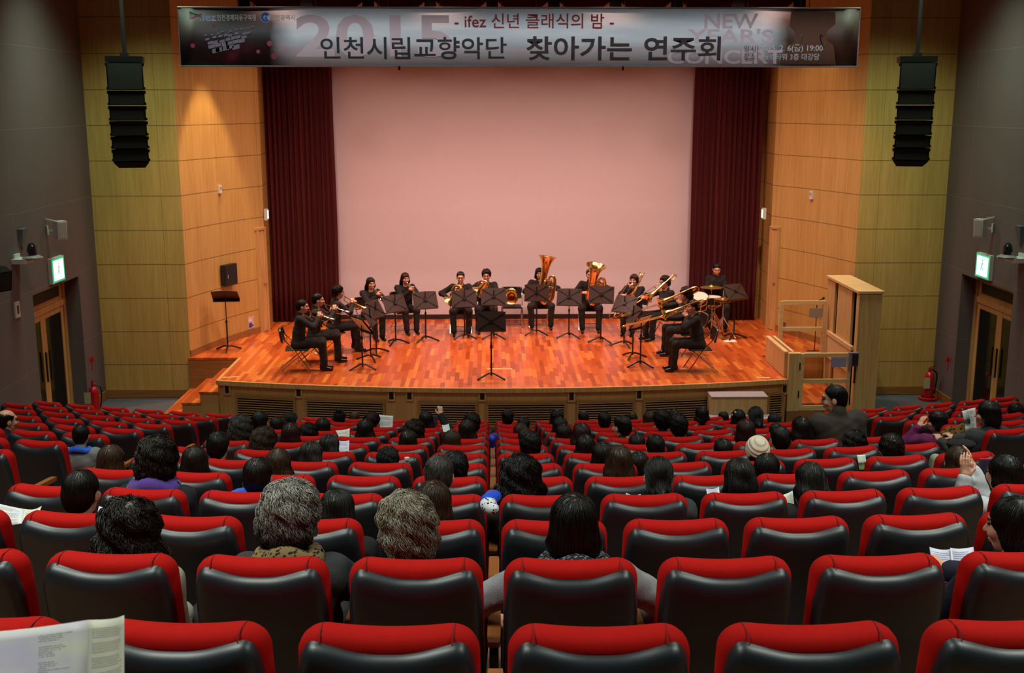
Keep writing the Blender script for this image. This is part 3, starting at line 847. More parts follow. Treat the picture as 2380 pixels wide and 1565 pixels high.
for sd, px, py, lb in ((-1, 139, 535, 'white box speaker angled on a bracket above the left exit sign'), (1, 2279, 530, 'white box speaker angled on a bracket above the right exit sign')):
    q = wallpt(sd, px, py, .22)
    t = thing('wall_speaker', lb, 'loudspeaker', q, (PI/2 if sd < 0 else -PI/2)*.55, 'white wall speakers'); t.scale = (.74,)*3
    m = MB(); m.loft([[(-.1, -.1, -.2), (.1, -.1, -.2), (.1, .08, -.2), (-.1, .08, -.2)], [(-.11, -.13, .2), (.11, -.13, .2), (.11, .08, .2), (-.11, .08, .2)]]); m.build('cabinet', M_WPL, t)
    m = MB(); m.box((0, -.118, 0), (.17, .012, .34), Matrix.Rotation(math.radians(4.3), 3, 'X')); m.build('grille', mat('pale_grille', '#a9aaa6', .7), t)
    R = Matrix.Rotation(-(PI/2 if sd < 0 else -PI/2)*.55, 4, 'Z')
    m = MB(); m.bar((0, .05, .17), R @ Vector((sd*.29, 0, .24)), .03, .03); m.bar((0, .05, 0), R @ Vector((sd*.29, 0, -.02)), .04, .04); m.box(R @ Vector((sd*.28, 0, 0)), (.03, .1, .2)); m.build('bracket', M_WPL, t)
for sd, px, py, lb in ((-1, 36, 606, 'silver dome camera on a white shelf near the left exit sign'), (1, 2378, 604, 'silver dome camera on a white shelf near the right exit sign')):
    q = wallpt(sd, px, py, .0)
    t = thing('dome_camera', lb, 'camera', (sd*HW, q.y, q.z), 0, 'dome cameras on wall shelves')
    i = -sd
    m = MB(); m.box((i*.10, 0, 0), (.20, .3, .07)); m.box((i*.02, 0, .03), (.03, .2, .14)); m.build('shelf', M_WPL, t)
    Mx = Matrix.Translation((i*.26, 0, .03))
    m = MB(); m.lathe([(0, -.02), (.13, -.01), (.15, .02), (.09, .05), (0, .06)], Mx, 16); m.bar((i*.16, 0, .045), (i*.26, 0, .04), .06, .02); m.build('camera_base', mat('silver_plastic', '#a9acae', .3, .4), t)
    m = MB(); m.lathe([(.07, .05), (.078, .12), (.06, .2), (.03, .235), (0, .24)], Mx, 16); m.build('camera_dome', mat('smoked_dome', '#26282a', .12, coat=.5), t)
for sd, px, py, lb in ((-1, 48, 550, 'small grey wedge sconce above the left dome camera'), (1, 2375, 543, 'small grey wedge sconce above the right dome camera')):
    q = wallpt(sd, px, py, 0)
    m = MB(); i = -sd
    m.loft([[(0, -.05, -.15), (i*.03, -.03, -.15), (i*.03, .03, -.15), (0, .05, -.15)], [(0, -.12, .12), (i*.08, -.09, .12), (i*.08, .09, .12), (0, .12, .12)]])
    m.xf(Matrix.Translation((sd*HW, q.y, q.z))); tag(m.build('wall_sconce', mat('grey_sconce', '#56666a', .5), None, 20), lb, 'sconce', 'wedge wall sconces')
q = wallpt(-1, 38, 720); 
t = thing('wall_switch', 'white switch plate on the grey wall beside the left hall door', 'switch', (-HW, q.y, q.z), 0)
m = MB(); m.box((.012, 0, 0), (.024, .16, .24)); m.build('plate', M_WPL, t); m = MB(); m.box((.027, 0, 0), (.012, .05, .12)); m.build('button', mat('switch_dark', '#3c3e46', .5), t)
q = wallpt(-1, -14, 648, .34)
t = thing('black_loudspeaker', 'black loudspeaker sticking out of the left wall at the photo edge', 'loudspeaker', q, -.5); t.scale = (.8,)*3
m = MB(); m.loft([[(-.3, -.2, -.22), (.16, -.2, -.22), (.16, .2, -.22), (-.3, .2, -.22)], [(-.3, -.2, .12), (.22, -.2, .12), (.22, .2, .12), (-.3, .2, .12)], [(-.3, -.18, .2), (.12, -.16, .2), (.12, .16, .2), (-.3, .18, .2)]]); m.build('cabinet', M_SPK, t)
m = MB(); m.box((.192, 0, -.05), (.012, .34, .3), Matrix.Rotation(math.radians(10), 3, 'Y')); m.build('grille', M_GRL, t)
for sd, px, py, lb in ((-1, 213, 842, 'small red wall sticker beyond the left hall door'), (1, 2204, 842, 'small red wall sticker beyond the right hall door')):
    q = wallpt(sd, px, py); m = MB()
    for dy, dz, a, c in ((-.05, .07, .12, .07), (.05, .05, .1, .09), (0, -.04, .05, .2)): m.box((sd*(HW-.004), q.y+dy, q.z+dz), (.008, a, c))
    tag(m.build('wall_sticker', mat('red_sticker', '#9c1522', .5), None), lb, 'sticker', 'red wall stickers')
M_EXT = mat('extinguisher_red', '#b0121c', .3, coat=.3)
for sd, px, py, lb in ((-1, 180, 938, 'red fire extinguisher on the floor by the left hall door'), (1, 2174, 932, 'red fire extinguisher with a pale tag by the right wing wall')):
    y = 18.95 if sd < 0 else 19.75; q = P(px, py, y); x = max(-HW+.2, min(HW-.22, q.x))
    t = thing('fire_extinguisher', lb, 'extinguisher', (x, y, -.01), 0, 'red fire extinguishers')
    m = MB(); m.lathe([(0, .0), (.16, .0), (.17, .05), (.12, .06)], None, 18); m.build('foot_ring', M_EXT, t)
    m = MB(); m.lathe([(0, .05), (.085, .05), (.09, .09), (.09, .42), (.07, .5), (.03, .53), (.03, .57), (0, .57)], None, 18); m.build('cylinder_body', M_EXT, t)
    m = MB(); m.bar((-.02, 0, .58), (.05, -.1, .62), .02, .02); m.bar((-.02, 0, .6), (.06, -.11, .67), .02, .015); m.build('valve_handle', M_EXT if sd < 0 else mat('dark_red', '#7a0e14', .4), t)
    m = MB(); m.tube(spline([(.03, 0, .57), (.13, .0, .5), (.13, 0, .3), (.1, -.02, .12)], 6), .014, 6); m.build('hose', M_BLACK, t)
    m = MB(); m.box((-.075, -.095, .34), (.11, .008, .2)); m.build('inspection_tag', mat('pale_tag', '#b9b48e', .7), t)
# ---------------------------------------------------------------- fittings on the proscenium walls
def splay(sd, px, py):
    """the point of the splayed wall under a photo pixel, with the wall's turn"""
    d = ray(px, py); ap = arc_pts(sd); best = None
    for i in range(8):
        a, c = ap[i], ap[i+1]
        ex, ey = c[0]-a[0], c[1]-a[1]
        den = d.x*ey-d.y*ex
        t_ = ((a[0]-CC.x)*ey-(a[1]-CC.y)*ex)/den
        p = CC+d*t_; s_ = ((p.x-a[0])*ex+(p.y-a[1])*ey)/(ex*ex+ey*ey)
        if best is None or abs(s_-.5) < best[0]: best = (abs(s_-.5), p, math.atan2(ey, ex) if sd < 0 else math.atan2(-ey, -ex))
    return best[1], best[2]
q, a = splay(-1, 525, 638); q = q+Vector((.93, -.36, 0))*.02
t = thing('control_box', 'black metal control box on the orange lit wall above a lone music stand', 'box', q, a)
m = MB(); m.box((0, -.05, 0), (.40, .1, .40)); m.build('box_body', mat('control_box_black', '#15161a', .5), t); m = MB(); m.box((0, -.104, 0), (.38, .012, .38)); m.build('box_door', mat('control_box_black', '#15161a'), t); m = MB(); m.box((-.13, -.115, -.02), (.02, .016, .07)); m.build('latch', M_CHROME, t)
q, a = splay(-1, 583, 750)
t = thing('wall_poster', 'small blue and white notice low on the orange lit wall', 'notice', q, a)
m = MB(); m.box((0, -.006, 0), (.19, .01, .24)); m.build('sheet', mat('notice_pale', '#c9b6bc', .6), t)
m = MB(); m.box((-.03, -.0125, -.05), (.09, .003, .09)); m.box((.04, -.0125, -.06), (.05, .003, .03)); m.build('printed_blue', mat('notice_blue', '#3a3f9c', .6), t); m = MB(); m.box((-.03, -.0125, .06), (.1, .003, .06)); m.build('printed_white', M_PAPER, t)
q, a = splay(1, 1822, 765)
t = thing('wall_notice', 'small dark notice low on the right proscenium wall behind the lift gate', 'notice', q, a)
m = MB(); m.box((0, -.006, 0), (.1, .01, .28)); m.build('sheet', mat('notice_dark', '#7a4a3a', .6), t)
for sd, px, py, lb in ((-1, 509, 440, 'white thermostat box high on the left proscenium wall'), (1, 1888, 454, 'white thermostat box high on the right proscenium wall')):
    q, a = splay(sd, px, py); t = thing('thermostat', lb, 'thermostat', q, a, 'white thermostat boxes')
    m = MB(); m.box((0, -.02, 0), (.075, .04, .15)); m.build('case', M_WPL, t); m = MB(); m.box((0, -.043, .03), (.05, .006, .04)); m.build('display', mat('display_grey', '#9a9f98', .3), t)
for sd, px, py, lb in ((-1, 626, 498, 'small lit exit sign beside the left stage curtain'), (1, 1773, 496, 'small lit exit sign beside the right stage curtain')):
    y = 22.55; q = P(px, py, y)
    x = -5.14 if sd < 0 else 5.14
    q, a = splay(sd, px if sd > 0 else 621, py); sign('exit_sign', (q.x-sd*.02, q.y-.05, q.z), a+(.5 if sd < 0 else -.5)*1.0, .13, .19, lb, 2.4)
for sd, xs_, nm in ((-1, (612, 636), 'left'), (1, (1762, 1788), 'right')):
    # a flush oak door at the stage end of each proscenium wall
    ap = arc_pts(sd); a = Vector((lerp(ap[7][0], ap[8][0], .1), lerp(ap[7][1], ap[8][1], .1), ZS)); c = Vector((ap[8][0], ap[8][1], ZS)); d = c-a; z1 = P(612, 533, 22.4).z-ZS
    root = bpy.data.objects.new('door_3' if sd < 0 else 'door_4', None); COL.objects.link(root); struct(root); root.location = (a+c)/2; root.rotation_euler = (0, 0, math.atan2(d.y, d.x) if sd < 0 else math.atan2(-d.y, -d.x))
    L = d.length; m = MB()
    for cc, dd in (((-L/2+.04, -.02, z1/2), (.05, .05, z1)), ((L/2-.03, -.02, z1/2), (.05, .05, z1)), ((0, -.02, z1), (L, .05, .05))): m.box(cc, dd)
    m.build('door_frame', M_OAK, root)
    m = MB(); m.box((0, -.012, z1/2), (L-.06, .03, z1-.03)); m.build('door_leaf', M_OAK, root)
    m = MB(); m.tube([(L/2-.06, -.05, 1.0), (L/2-.13, -.05, 1.0)], .012, 8); m.build('door_handle', M_CHROME, root)

# ---------------------------------------------------------------- wheelchair lift, platform rails and steps
lift = thing('wheelchair_lift', 'oak clad wheelchair lift with glazed gates and a tall cabinet beside the stage', 'lift', (4.47, 18.25, 0))
L0 = Vector((4.47, 18.25, 0))
def lp(v): return Vector(v)-L0
M_OAKV = wood_plain('oak_lift_panel', '#b69a5e', '#cfb67c', axis=2)
gx0, gx1 = P(1858, 880, 18.3).x, P(1975, 880, 18.3).x
px0 = P(1832, 880, 18.28).x; cx0, cx1 = P(1984, 880, 18.3).x, P(2036, 880, 18.3).x
ztop = P(1900, 821, 18.3).z; zb = .2
M_LGL = bpy.data.materials.new('clear_gate_glazing'); M_LGL.use_nodes = True
_t = NT(M_LGL); _tr = _t.node('ShaderNodeBsdfTransparent'); _gl = _t.node('ShaderNodeBsdfGlossy'); _gl.inputs['Roughness'].default_value = .05; _mx = _t.node('ShaderNodeMixShader'); _mx.inputs[0].default_value = .06
_tr.inputs[0].default_value = (.93, .93, .9, 1)
_t.link(_tr.outputs[0], _mx.inputs[1]); _t.link(_gl.outputs[0], _mx.inputs[2]); _t.link(_mx.outputs[0], _t.n['Material Output'].inputs[0])
m = MB(); m.box(lp(((px0+cx1)/2, 19.15, zb/2)), (cx1-px0, 1.75, zb-.005)); m.build('plinth', M_BASE, lift)
m = MB(); m.box(lp(((px0+gx0)/2, 18.33, (zb+ztop)/2)), (gx0-px0, .12, ztop-zb)); m.build('gate_post', M_OAKV, lift)
# front gate
m = MB(); fw_ = .05; gw = gx1-gx0; gm = (gx0+gx1)/2; z2 = P(1900, 886, 18.3).z
for c, d in (((gm, 18.3, ztop-.03), (gw-.118, .046, .06)), ((gm, 18.3, zb+.05), (gw-.118, .046, .08)), ((gm, 18.3, z2), (gw-.118, .045, .07)), ((gx0+.03, 18.3, (ztop+zb)/2), (.06, .05, ztop-zb-.02)), ((gx1-.03, 18.3, (ztop+zb)/2), (.06, .05, ztop-zb-.02))): m.box(lp(c), d)
g = m.build('front_gate', M_OAKX, lift)
m = MB(); m.box(lp((gm, 18.3, (ztop+zb)/2)), (gw-.12, .01, ztop-zb-.14)); m.build('glazing', M_LGL, g)
m = MB(); q = P(1950, 842, 18.27); m.box(lp((q.x, 18.28, q.z)), (.26, .012, .17)); m.build('blue_grey_notice', mat('grey_blue_notice', '#8b8fae', .6), g)
m = MB(); 
for zz in (ztop-.22, zb+.3): m.box(lp((gx0-.012, 18.265, zz)), (.02, .02, .12))
m.build('hinge', M_BLKM, g)
# side rail panel
ps = Vector((px0+.02, 18.4, 0)); pe = Vector((4.46, 19.66, 0)); zr = P(1840, 821, 18.35).z
m = MB(); m.box(lp((px0-.02, 19.05, (ZS+zr)/2+.0)), (.06, 1.3, zr-ZS-.02)); m.build('side_panel', M_OAKV, lift)
m = MB(); m.box(lp((px0-.02, 19.05, zr)), (.07, 1.32, .035)); m.box(lp((px0+.09, 19.05, zr)), (.045, 1.32, .035)); m.build('side_rail', M_OAKX, lift)
# rear gate
ry = 19.95; r0, r1 = P(1812, 720, ry).x, P(1920, 720, ry).x; rt, rb = P(1860, 700, ry).z, ZS+.0; rm = (r0+r1)/2; rmid = P(1860, 765, ry).z
m = MB()
for c, d in (((rm+.005, ry, rt-.03), (r1-r0-.128, .046, .07)), ((rm+.005, ry, rmid), (r1-r0-.128, .045, .07)), ((r0+.035, ry, (rt+rb)/2), (.07, .05, rt-rb)), ((r1-.03, ry, (rt+rb)/2), (.06, .05, rt-rb))): m.box(lp(c), d)
m.box(lp((rm, ry, ZS+.05)), (r1-r0-.128, .046, .09))
g = m.build('rear_gate', M_OAKX, lift)
m = MB(); m.box(lp((rm, ry, (rt+rb)/2)), (r1-r0-.13, .01, rt-rb-.12)); m.build('glazing', M_LGL, g)
m = MB(); q = P(1897, 728, ry-.03); m.box(lp((q.x, ry-.02, q.z)), (.24, .012, .17)); m.build('grey_notice', mat('grey_notice', '#94877c', .6), g)
# lift platform floor and cabinet
m = MB(); m.box(lp(((gx0+gx1)/2, 19.15, .27)), (gw+.02, 1.5, .06)); m.build('lift_floor', M_STAGE, lift)
ct = P(2010, 679, 18.3).z; cy1 = 20.07
m = MB(); m.box(lp(((cx0+cx1)/2, 18.33, ct/2)), (cx1-cx0, .14, ct-.04)); m.build('cabinet_front', M_OAKV, lift)
m = MB(); m.box(lp((cx1-.03, (18.3+cy1)/2, ct/2)), (.04, cy1-18.3-.1, ct-.04)); m.build('cabinet_side', M_OAKV, lift)
for ya, yb in ((18.66, 19.45), (19.62, cy1)):
    m = MB(); m.box(lp((cx0+.03, (ya+yb)/2, ct/2)), (.04, yb-ya, ct-.05)); m.build('cabinet_side', M_OAKV, lift)
m = MB(); m.box(lp((cx0+.16, (18.4+cy1)/2, ct/2)), (.02, cy1-18.45, ct-.06)); m.build('dark_mast_slot', M_DARKV, lift)
m = MB(); m.box(lp(((cx0+cx1)/2, (18.24+cy1)/2, ct)), (cx1-cx0+.06, cy1-18.24, .04)); m.build('cabinet_top', M_OAKX, lift)
m = MB(); q = P(1984, 836, 18.2); m.box(lp((q.x, 18.22, q.z)), (.16, .07, .24)); c = m.build('control_panel', mat('control_grey', '#6f7682', .5), lift)
m = MB(); m.box(lp((q.x+.02, 18.18, q.z)), (.1, .012, .2)); m.build('button_plate', mat('control_dark', '#1c1e22', .5), c)
m = MB(); m.tube([lp((cx0-.01, 18.23, .7)), lp((cx0-.01, 18.23, 1.05))], .018, 8); m.build('gate_handle', M_BLKM, lift)
# inner hand rail
m = MB(); m.bar(lp((gx1+.06, 18.45, zr+.05)), lp((gx1+.06, 19.9, zr+.05)), .06, .07); m.box(lp((gx1+.06, 19.2, zr-.2)), (.03, 1.4, .4)); m.build('inner_rail', M_OAKX, lift)
t = thing('portable_steps', 'pale wood two step block with grey treads before the stage front', 'steps', (0, 0, 0))
sx0, sx1 = P(1655, 940, 17.55).x, P(1786, 940, 17.55).x; yb_ = fy(sx0)-.05
t.location = ((sx0+sx1)/2, yb_, 0); W_ = sx1-sx0
z2_ = P(1720, 920, yb_-.28).z; z1_ = z2_*.52
for k, (ya, yb, zz, ww) in enumerate(((-.33, 0, z2_, W_), (-.66, -.33, z1_, W_+.06))):
    m = MB(); m.box((0, (ya+yb)/2, (zz-.02)/2), (ww, yb-ya-.004, zz-.02)); m.build('step_box', M_OAKV, t)
    m = MB(); m.box((0, (ya+yb)/2-.01, zz-.01), (ww+.01, yb-ya+.02, .02)); m.build('step_tread', mat('grey_tread', '#8f8a92', .8), t)
# ---------------------------------------------------------------- organic shapes: distance fields meshed with surface nets
def d_cap(p, a, b, r0, r1):
    a = np.asarray(a, np.float32); b = np.asarray(b, np.float32); ab = b-a; L2 = float(ab@ab)+1e-9
    t = np.clip(((p-a)@ab)/L2, 0, 1)
    q = p-a-t[:, None]*ab
    return np.sqrt((q*q).sum(1))-(r0+(r1-r0)*t)
def d_ell(p, c, r, R=None):
    q = p-np.asarray(c, np.float32)
    if R is not None: q = q@np.asarray(R, np.float32)
    r = np.asarray(r, np.float32)
    k0 = np.sqrt(((q/r)**2).sum(1)); k1 = np.sqrt(((q/(r*r))**2).sum(1))+1e-9
    return k0*(k0-1)/k1
def smin(a, b, k):
    h = np.clip(.5+.5*(b-a)/k, 0, 1)
    return b*(1-h)+a*h-k*h*(1-h)
class F:
    """a smooth union of capsules ('c') and ellipsoids ('e')"""
    def __init__(s, k=.03): s.k = k; s.pr = []
    def c(s, a, b, r0, r1=None, k=None): s.pr.append(('c', tuple(a), tuple(b), r0, r0 if r1 is None else r1, k)); return s
    def e(s, c, r, R=None, k=None): s.pr.append(('e', tuple(c), tuple(r), R, k)); return s
    def bounds(s):
        lo = np.full(3, 1e9); hi = -lo
        for q in s.pr:
            if q[0] == 'c':
                for pt, r in ((q[1], q[3]), (q[2], q[4])): lo = np.minimum(lo, np.array(pt)-r); hi = np.maximum(hi, np.array(pt)+r)
            else:
                r = np.array(q[2]) if q[3] is None else np.full(3, max(q[2])); lo = np.minimum(lo, np.array(q[1])-r); hi = np.maximum(hi, np.array(q[1])+r)
        return lo, hi
    def __call__(s, p):
        d = None
        for q in s.pr:
            e = d_cap(p, *q[1:5]) if q[0] == 'c' else d_ell(p, *q[1:4])
            d = e if d is None else smin(d, e, q[-1] or s.k)
        return d
def nets(f, lo, hi, h):
    lo = np.asarray(lo, float)-2.5*h; hi = np.asarray(hi, float)+2.5*h
    n = np.ceil((hi-lo)/h).astype(int)+1
    ax = [lo[i]+h*np.arange(n[i]) for i in range(3)]
    g = np.stack(np.meshgrid(*ax, indexing='ij'), -1).reshape(-1, 3).astype(np.float32)
    V = np.asarray(f(g), np.float32).reshape(n)
    S = V < 0
    c8 = [(i, j, k) for i in (0, 1) for j in (0, 1) for k in (0, 1)]
    m = n-1
    sl = lambda A, o: A[o[0]:o[0]+m[0], o[1]:o[1]+m[1], o[2]:o[2]+m[2]]
    cnt = sum(sl(S, o).astype(np.int8) for o in c8)
    act = (cnt > 0) & (cnt < 8)
    idx = -np.ones(m, np.int64); ii = np.argwhere(act); idx[act] = np.arange(len(ii))
    acc = np.zeros((len(ii), 3)); w = np.zeros(len(ii))
    vals = {o: V[ii[:, 0]+o[0], ii[:, 1]+o[1], ii[:, 2]+o[2]] for o in c8}
    for a in c8:
        for ax_ in range(3):
            if a[ax_] == 0:
                b = list(a); b[ax_] = 1; b = tuple(b)
                va, vb = vals[a], vals[b]; x = (va < 0) != (vb < 0)
                t = np.where(x, va/np.where(x, va-vb, 1), 0)
                pt = np.array(a, float)[None, :].repeat(len(ii), 0); pt[:, ax_] = t
                acc += pt*x[:, None]; w += x
    P_ = lo+h*(ii+acc/np.maximum(w, 1)[:, None])
    fs = []
    for ax_ in range(3):
        u, v = (ax_+1) % 3, (ax_+2) % 3
        A = np.take(S, range(0, n[ax_]-1), ax_); B = np.take(S, range(1, n[ax_]), ax_)
        x = np.argwhere(A != B)
        x = x[(x[:, u] > 0) & (x[:, v] > 0) & (x[:, u] < m[u]) & (x[:, v] < m[v])]
        if not len(x): continue
        q = []
        for du, dv in ((-1, -1), (0, -1), (0, 0), (-1, 0)):
            y = x.copy(); y[:, u] += du; y[:, v] += dv; q.append(idx[y[:, 0], y[:, 1], y[:, 2]])
        q = np.stack(q, 1)
        fl = ~A[x[:, 0], x[:, 1], x[:, 2]]
        q[fl] = q[fl][:, ::-1]
        fs.append(q[(q >= 0).all(1)])
    return P_, (np.concatenate(fs) if fs else np.zeros((0, 4), int))
class MeshData:
    def __init__(s): s.v = []; s.f = []; s.m = []; s.n = 0
    def add(s, v, f, mi=0):
        s.v.append(np.asarray(v, float)); s.f += [tuple(int(i)+s.n for i in q) for q in f]
        s.m += ([mi]*len(f) if isinstance(mi, int) else list(mi)); s.n += len(v); return s
    def mesh(s, name, mats, smooth=180):
        me = bpy.data.meshes.new(name); me.from_pydata(np.concatenate(s.v).tolist(), [], s.f)
        for m in mats: me.materials.append(m)
        if any(s.m): me.polygons.foreach_set('material_index', s.m)
        finish(me, smooth); return me
def xfp(M, v):
    M = np.array(M); return v@M[:3, :3].T+M[:3, 3]

# ---- head template: origin at the middle of the head, facing +Y
def head_field():
    f = F(.022)
    f.e((0, -.012, .03), (.076, .096, .087)).e((0, .03, -.02), (.064, .066, .085)).e((0, .045, -.075), (.042, .042, .040))
    f.c((0, .097, .012), (0, .116, -.022), .007, .012, .012).e((0, .108, -.026), (.017, .011, .009), None, .01)
    f.e((0, .096, -.056), (.024, .010, .007), None, .008).e((0, .094, -.067), (.02, .010, .007), None, .008)
    f.e((0, .078, .034), (.055, .022, .012), None, .02)
    for s in (-1, 1):
        f.e((s*.077, -.002, -.006), (.011, .023, .033), None, .008).e((s*.043, .07, -.022), (.024, .024, .022), None, .02)
        f.e((s*.032, .087, .014), (.013, .010, .008), None, .006)
    f.c((0, -.02, -.06), (0, -.035, -.17), .054, .058, .03)
    return f
HV, HF = nets(head_field(), (-.1, -.12, -.19), (.1, .13, .125), .0062)
def head_mats():
    c = HV[HF].mean(1); mi = np.zeros(len(c), int)
    front = c[:, 1] > .05
    for s in (-1, 1):
        mi[front & (np.abs(c[:, 0]-s*.032) < .014) & (np.abs(c[:, 2]-.013) < .0052)] = 2
        mi[front & (np.abs(c[:, 0]-s*.034) < .021) & (np.abs(c[:, 2]-.037-.0) < .0042)] = 2
    mi[front & (np.abs(c[:, 0]) < .021) & (np.abs(c[:, 2]+.061) < .0072) & (c[:, 1] > .09)] = 1
    return mi.tolist()
HMI = head_mats()
# ---- hand template: wrist at the origin, fingers along +Y, palm facing -Z, thumb at +X
def hand_field(curl=1.0, thumb=.6):
    f = F(.010)
    f.e((0, .048, 0), (.038, .048, .014)).c((0, -.02, 0), (0, .02, 0), .024, .028, .02)
    for i, (x, L) in enumerate(((.027, .072), (.009, .080), (-.010, .075), (-.027, .060))):
        p = Vector((x, .086, .002)); a = 0.0
        for seg, (l, r) in enumerate(((L*.45, .0092), (L*.32, .0082), (L*.26, .0072))):
            a += curl*(.55, .75, .5)[seg]
            q = p+Vector((x*.10*(1-curl*.5)*l/L, math.cos(a)*l, -math.sin(a)*l)); f.c(p, q, r, r*.93, .004); p = q
    p = Vector((.028, .022, -.004)); q = Vector((.052, .052, -.018-.01*thumb)); r_ = Vector((.046, .084, -.030-.016*thumb))
    f.c(p, q, .0125, .0105, .012).c(q, r_, .0105, .0085, .004)
    return f
def hand_mesh(curl, thumb): return nets(hand_field(curl, thumb), (-.05, -.045, -.09), (.08, .175, .03), .0058)
HAND = {'grip': hand_mesh(1.05, 1.0), 'rest': hand_mesh(.35, .3)}

def ik(S, T, l1, l2, pole):
    """two-bone arm: the elbow between shoulder S and wrist T, bent towards pole"""
    S, T = Vector(S), Vector(T); d = T-S; L = min(d.length, (l1+l2)*.995); T = S+d.normalized()*L; u = d.normalized()
    a = (l1*l1-l2*l2+L*L)/(2*L); h = math.sqrt(max(0, l1*l1-a*a))
    w_ = Vector(pole); w_ = (w_-u*w_.dot(u)); w_ = w_.normalized()
    return S+u*a+w_*h, T
def frame(y, z):
    y = Vector(y).normalized(); z = Vector(z); z = (z-y*z.dot(y)).normalized(); x = y.cross(z)
    return Matrix(((x.x, y.x, z.x), (x.y, y.y, z.y), (x.z, y.z, z.z)))
def person_parts(pose):
    """meshes of one person, facing +Y, origin on the ground below the hips"""
    g = pose.get
    pz = g('pelvis', .53); py = g('pelvis_y', 0.0); lean = g('lean', .06); tl = g('torso', .50)
    Pv = Vector((0, py, pz)); dirv = Vector((g('side', 0.0), math.sin(lean), math.cos(lean))).normalized()
    Nk = Pv+dirv*tl
    sw = g('shoulder', .172)
    Sh = {s: Nk+Vector((s*sw, g('round', 0.0), -.052)) for s in (-1, 1)}
    Hd = Nk+Vector((g('side', 0)*.1, g('neck_y', .03), g('neck_z', .150)))
    yaw, pit, rol = g('yaw', 0.0), g('pitch', 0.0), g('roll', 0.0)
    HM_ = Matrix.Translation(Hd) @ Matrix.Rotation(-yaw, 4, 'Z') @ Matrix.Rotation(pit, 4, 'X') @ Matrix.Rotation(rol, 4, 'Y')
    W = {s: Vector(g('hand_r' if s > 0 else 'hand_l', (s*.10, .32, .64))) for s in (-1, 1)}
    El = {}
    for s in (-1, 1):
        El[s], W[s] = ik(Sh[s], W[s], .275, .245, g('pole_r' if s > 0 else 'pole_l', (s*.8, -.35, -.8)))
    stand = g('stand', False); kn = {}; an = {}; hp = {}
    for s in (-1, 1):
        sp = g('spread', .14)
        hp[s] = Pv+Vector((s*.085, 0, -.02))
        if stand: kn[s] = Vector((s*.10, py+.03, .48)); an[s] = Vector((s*.11, py-.02, .09))
        else:
            fx = g('foot_r' if s > 0 else 'foot_l', (0, 0))
            kn[s] = Vector((s*sp+fx[0]*.5, py+.42+fx[1]*.3, .515)); an[s] = Vector((s*(sp-.02)+fx[0], py+.45+fx[1], .095))
    coat = g('coat', 0.0); fat = g('fat', 1.08)
    # skin body
    body = F(.03)
    body.c(Pv+Vector((0, 0, .02)), Pv+dirv*(tl*.6), .085, .10).c(Pv+dirv*(tl*.6), Nk+Vector((0, -.005, -.06)), .10, .075).c(Nk+Vector((0, 0, -.06)), Hd+Vector((0, -.02, -.09)), .055, .05)
    for s in (-1, 1):
        body.c(Nk+Vector((0, 0, -.07)), Sh[s], .06, .045).c(Sh[s], El[s], .042, .034).c(El[s], W[s], .034, .023)
        body.c(hp[s], kn[s], .068, .048).c(kn[s], an[s], .046, .034)
    md = MeshData()
    v, f = nets(body, *body.bounds(), .02); md.add(v, f)
    md.add(xfp(HM_, HV), HF, HMI)
    for s in (-1, 1):
        kind = g('grip_r' if s > 0 else 'grip_l', g('grip', 'grip'))
        fd = W[s]-El[s]; pn = Vector(g('palm_r' if s > 0 else 'palm_l', (-s*.7, 0, -.7)))
        hd_ = g('hdir_r' if s > 0 else 'hdir_l'); fd = Vector(hd_) if hd_ else fd
        R = frame(fd, -pn)
        hv, hf = HAND[kind]
        th = g('thumb_r' if s > 0 else 'thumb_l', -s)     # side of the thumb along the frame's X
        hv = hv.copy(); hv[:, 0] *= (1 if th > 0 else -1)
        hf2 = hf if th > 0 else hf[:, ::-1]
        M = R.to_4x4(); M.translation = W[s]
        md.add(xfp(M, hv*g('hand_scale', 1.0)), hf2)
    out = {'body': md.mesh('person', [M_SKIN, M_LIP, M_EYE]), 'head': HM_}
    # jacket
    j = F(.035); c = coat
    for s in (-1, 1):
        j.c(Pv+Vector((s*.065, 0, -.03)), Pv+dirv*(tl*.38)+Vector((s*.062, 0, 0)), (.112+c)*fat, (.098+c)*fat)
        j.c(Pv+dirv*(tl*.38)+Vector((s*.062, 0, 0)), Nk+Vector((s*.075, -.0, -.13)), (.098+c)*fat, .100+c)
        j.c(Nk+Vector((s*.03, -.005, -.06)), Sh[s], .060+c, .060+c)
        j.c(Sh[s], El[s], .063+c, .056+c).c(El[s], El[s].lerp(W[s], .93), .056+c, .044+c*.6)
        if g('skirted', True): j.c(Pv+Vector((s*.075, -.02, -.03)), hp[s].lerp(kn[s], .25)+Vector((0, 0, -.012)), .105+c*.6, .088+c*.4)
    j.c(Pv+dirv*(tl*.2), Nk+Vector((0, .0, -.10)), (.10+c)*fat, .096+c)
    j.c(Nk+Vector((0, -.012, -.045)), Nk+Vector((0, -.002, .022+g('collar', 0.0))), .066+c*.4, .061+c*.4, .02)
    lo, hi = j.bounds(); 
    jw = lambda p: j(p)+.0045*np.sin(p[:, 0]*34+2.5*np.sin(p[:, 2]*19))*np.sin(p[:, 2]*41+p[:, 1]*27)
    v, f = nets(jw, lo, hi, g('res', .0145)); jm = MeshData().add(v, f); out['jacket'] = jm.mesh('jacket', [M_SUIT])
    # trousers
    t = F(.03)
    for s in (-1, 1):
        t.e(Pv+Vector((s*.06, -.01, -.01)), (.12, .125, .095)).c(hp[s], kn[s], .094, .074).c(kn[s], an[s]+Vector((0, 0, .0)), .074, .060)
    tw = lambda p: t(p)+.004*np.sin(p[:, 1]*46+2*np.sin(p[:, 0]*23))*np.sin(p[:, 2]*37+p[:, 0]*20)
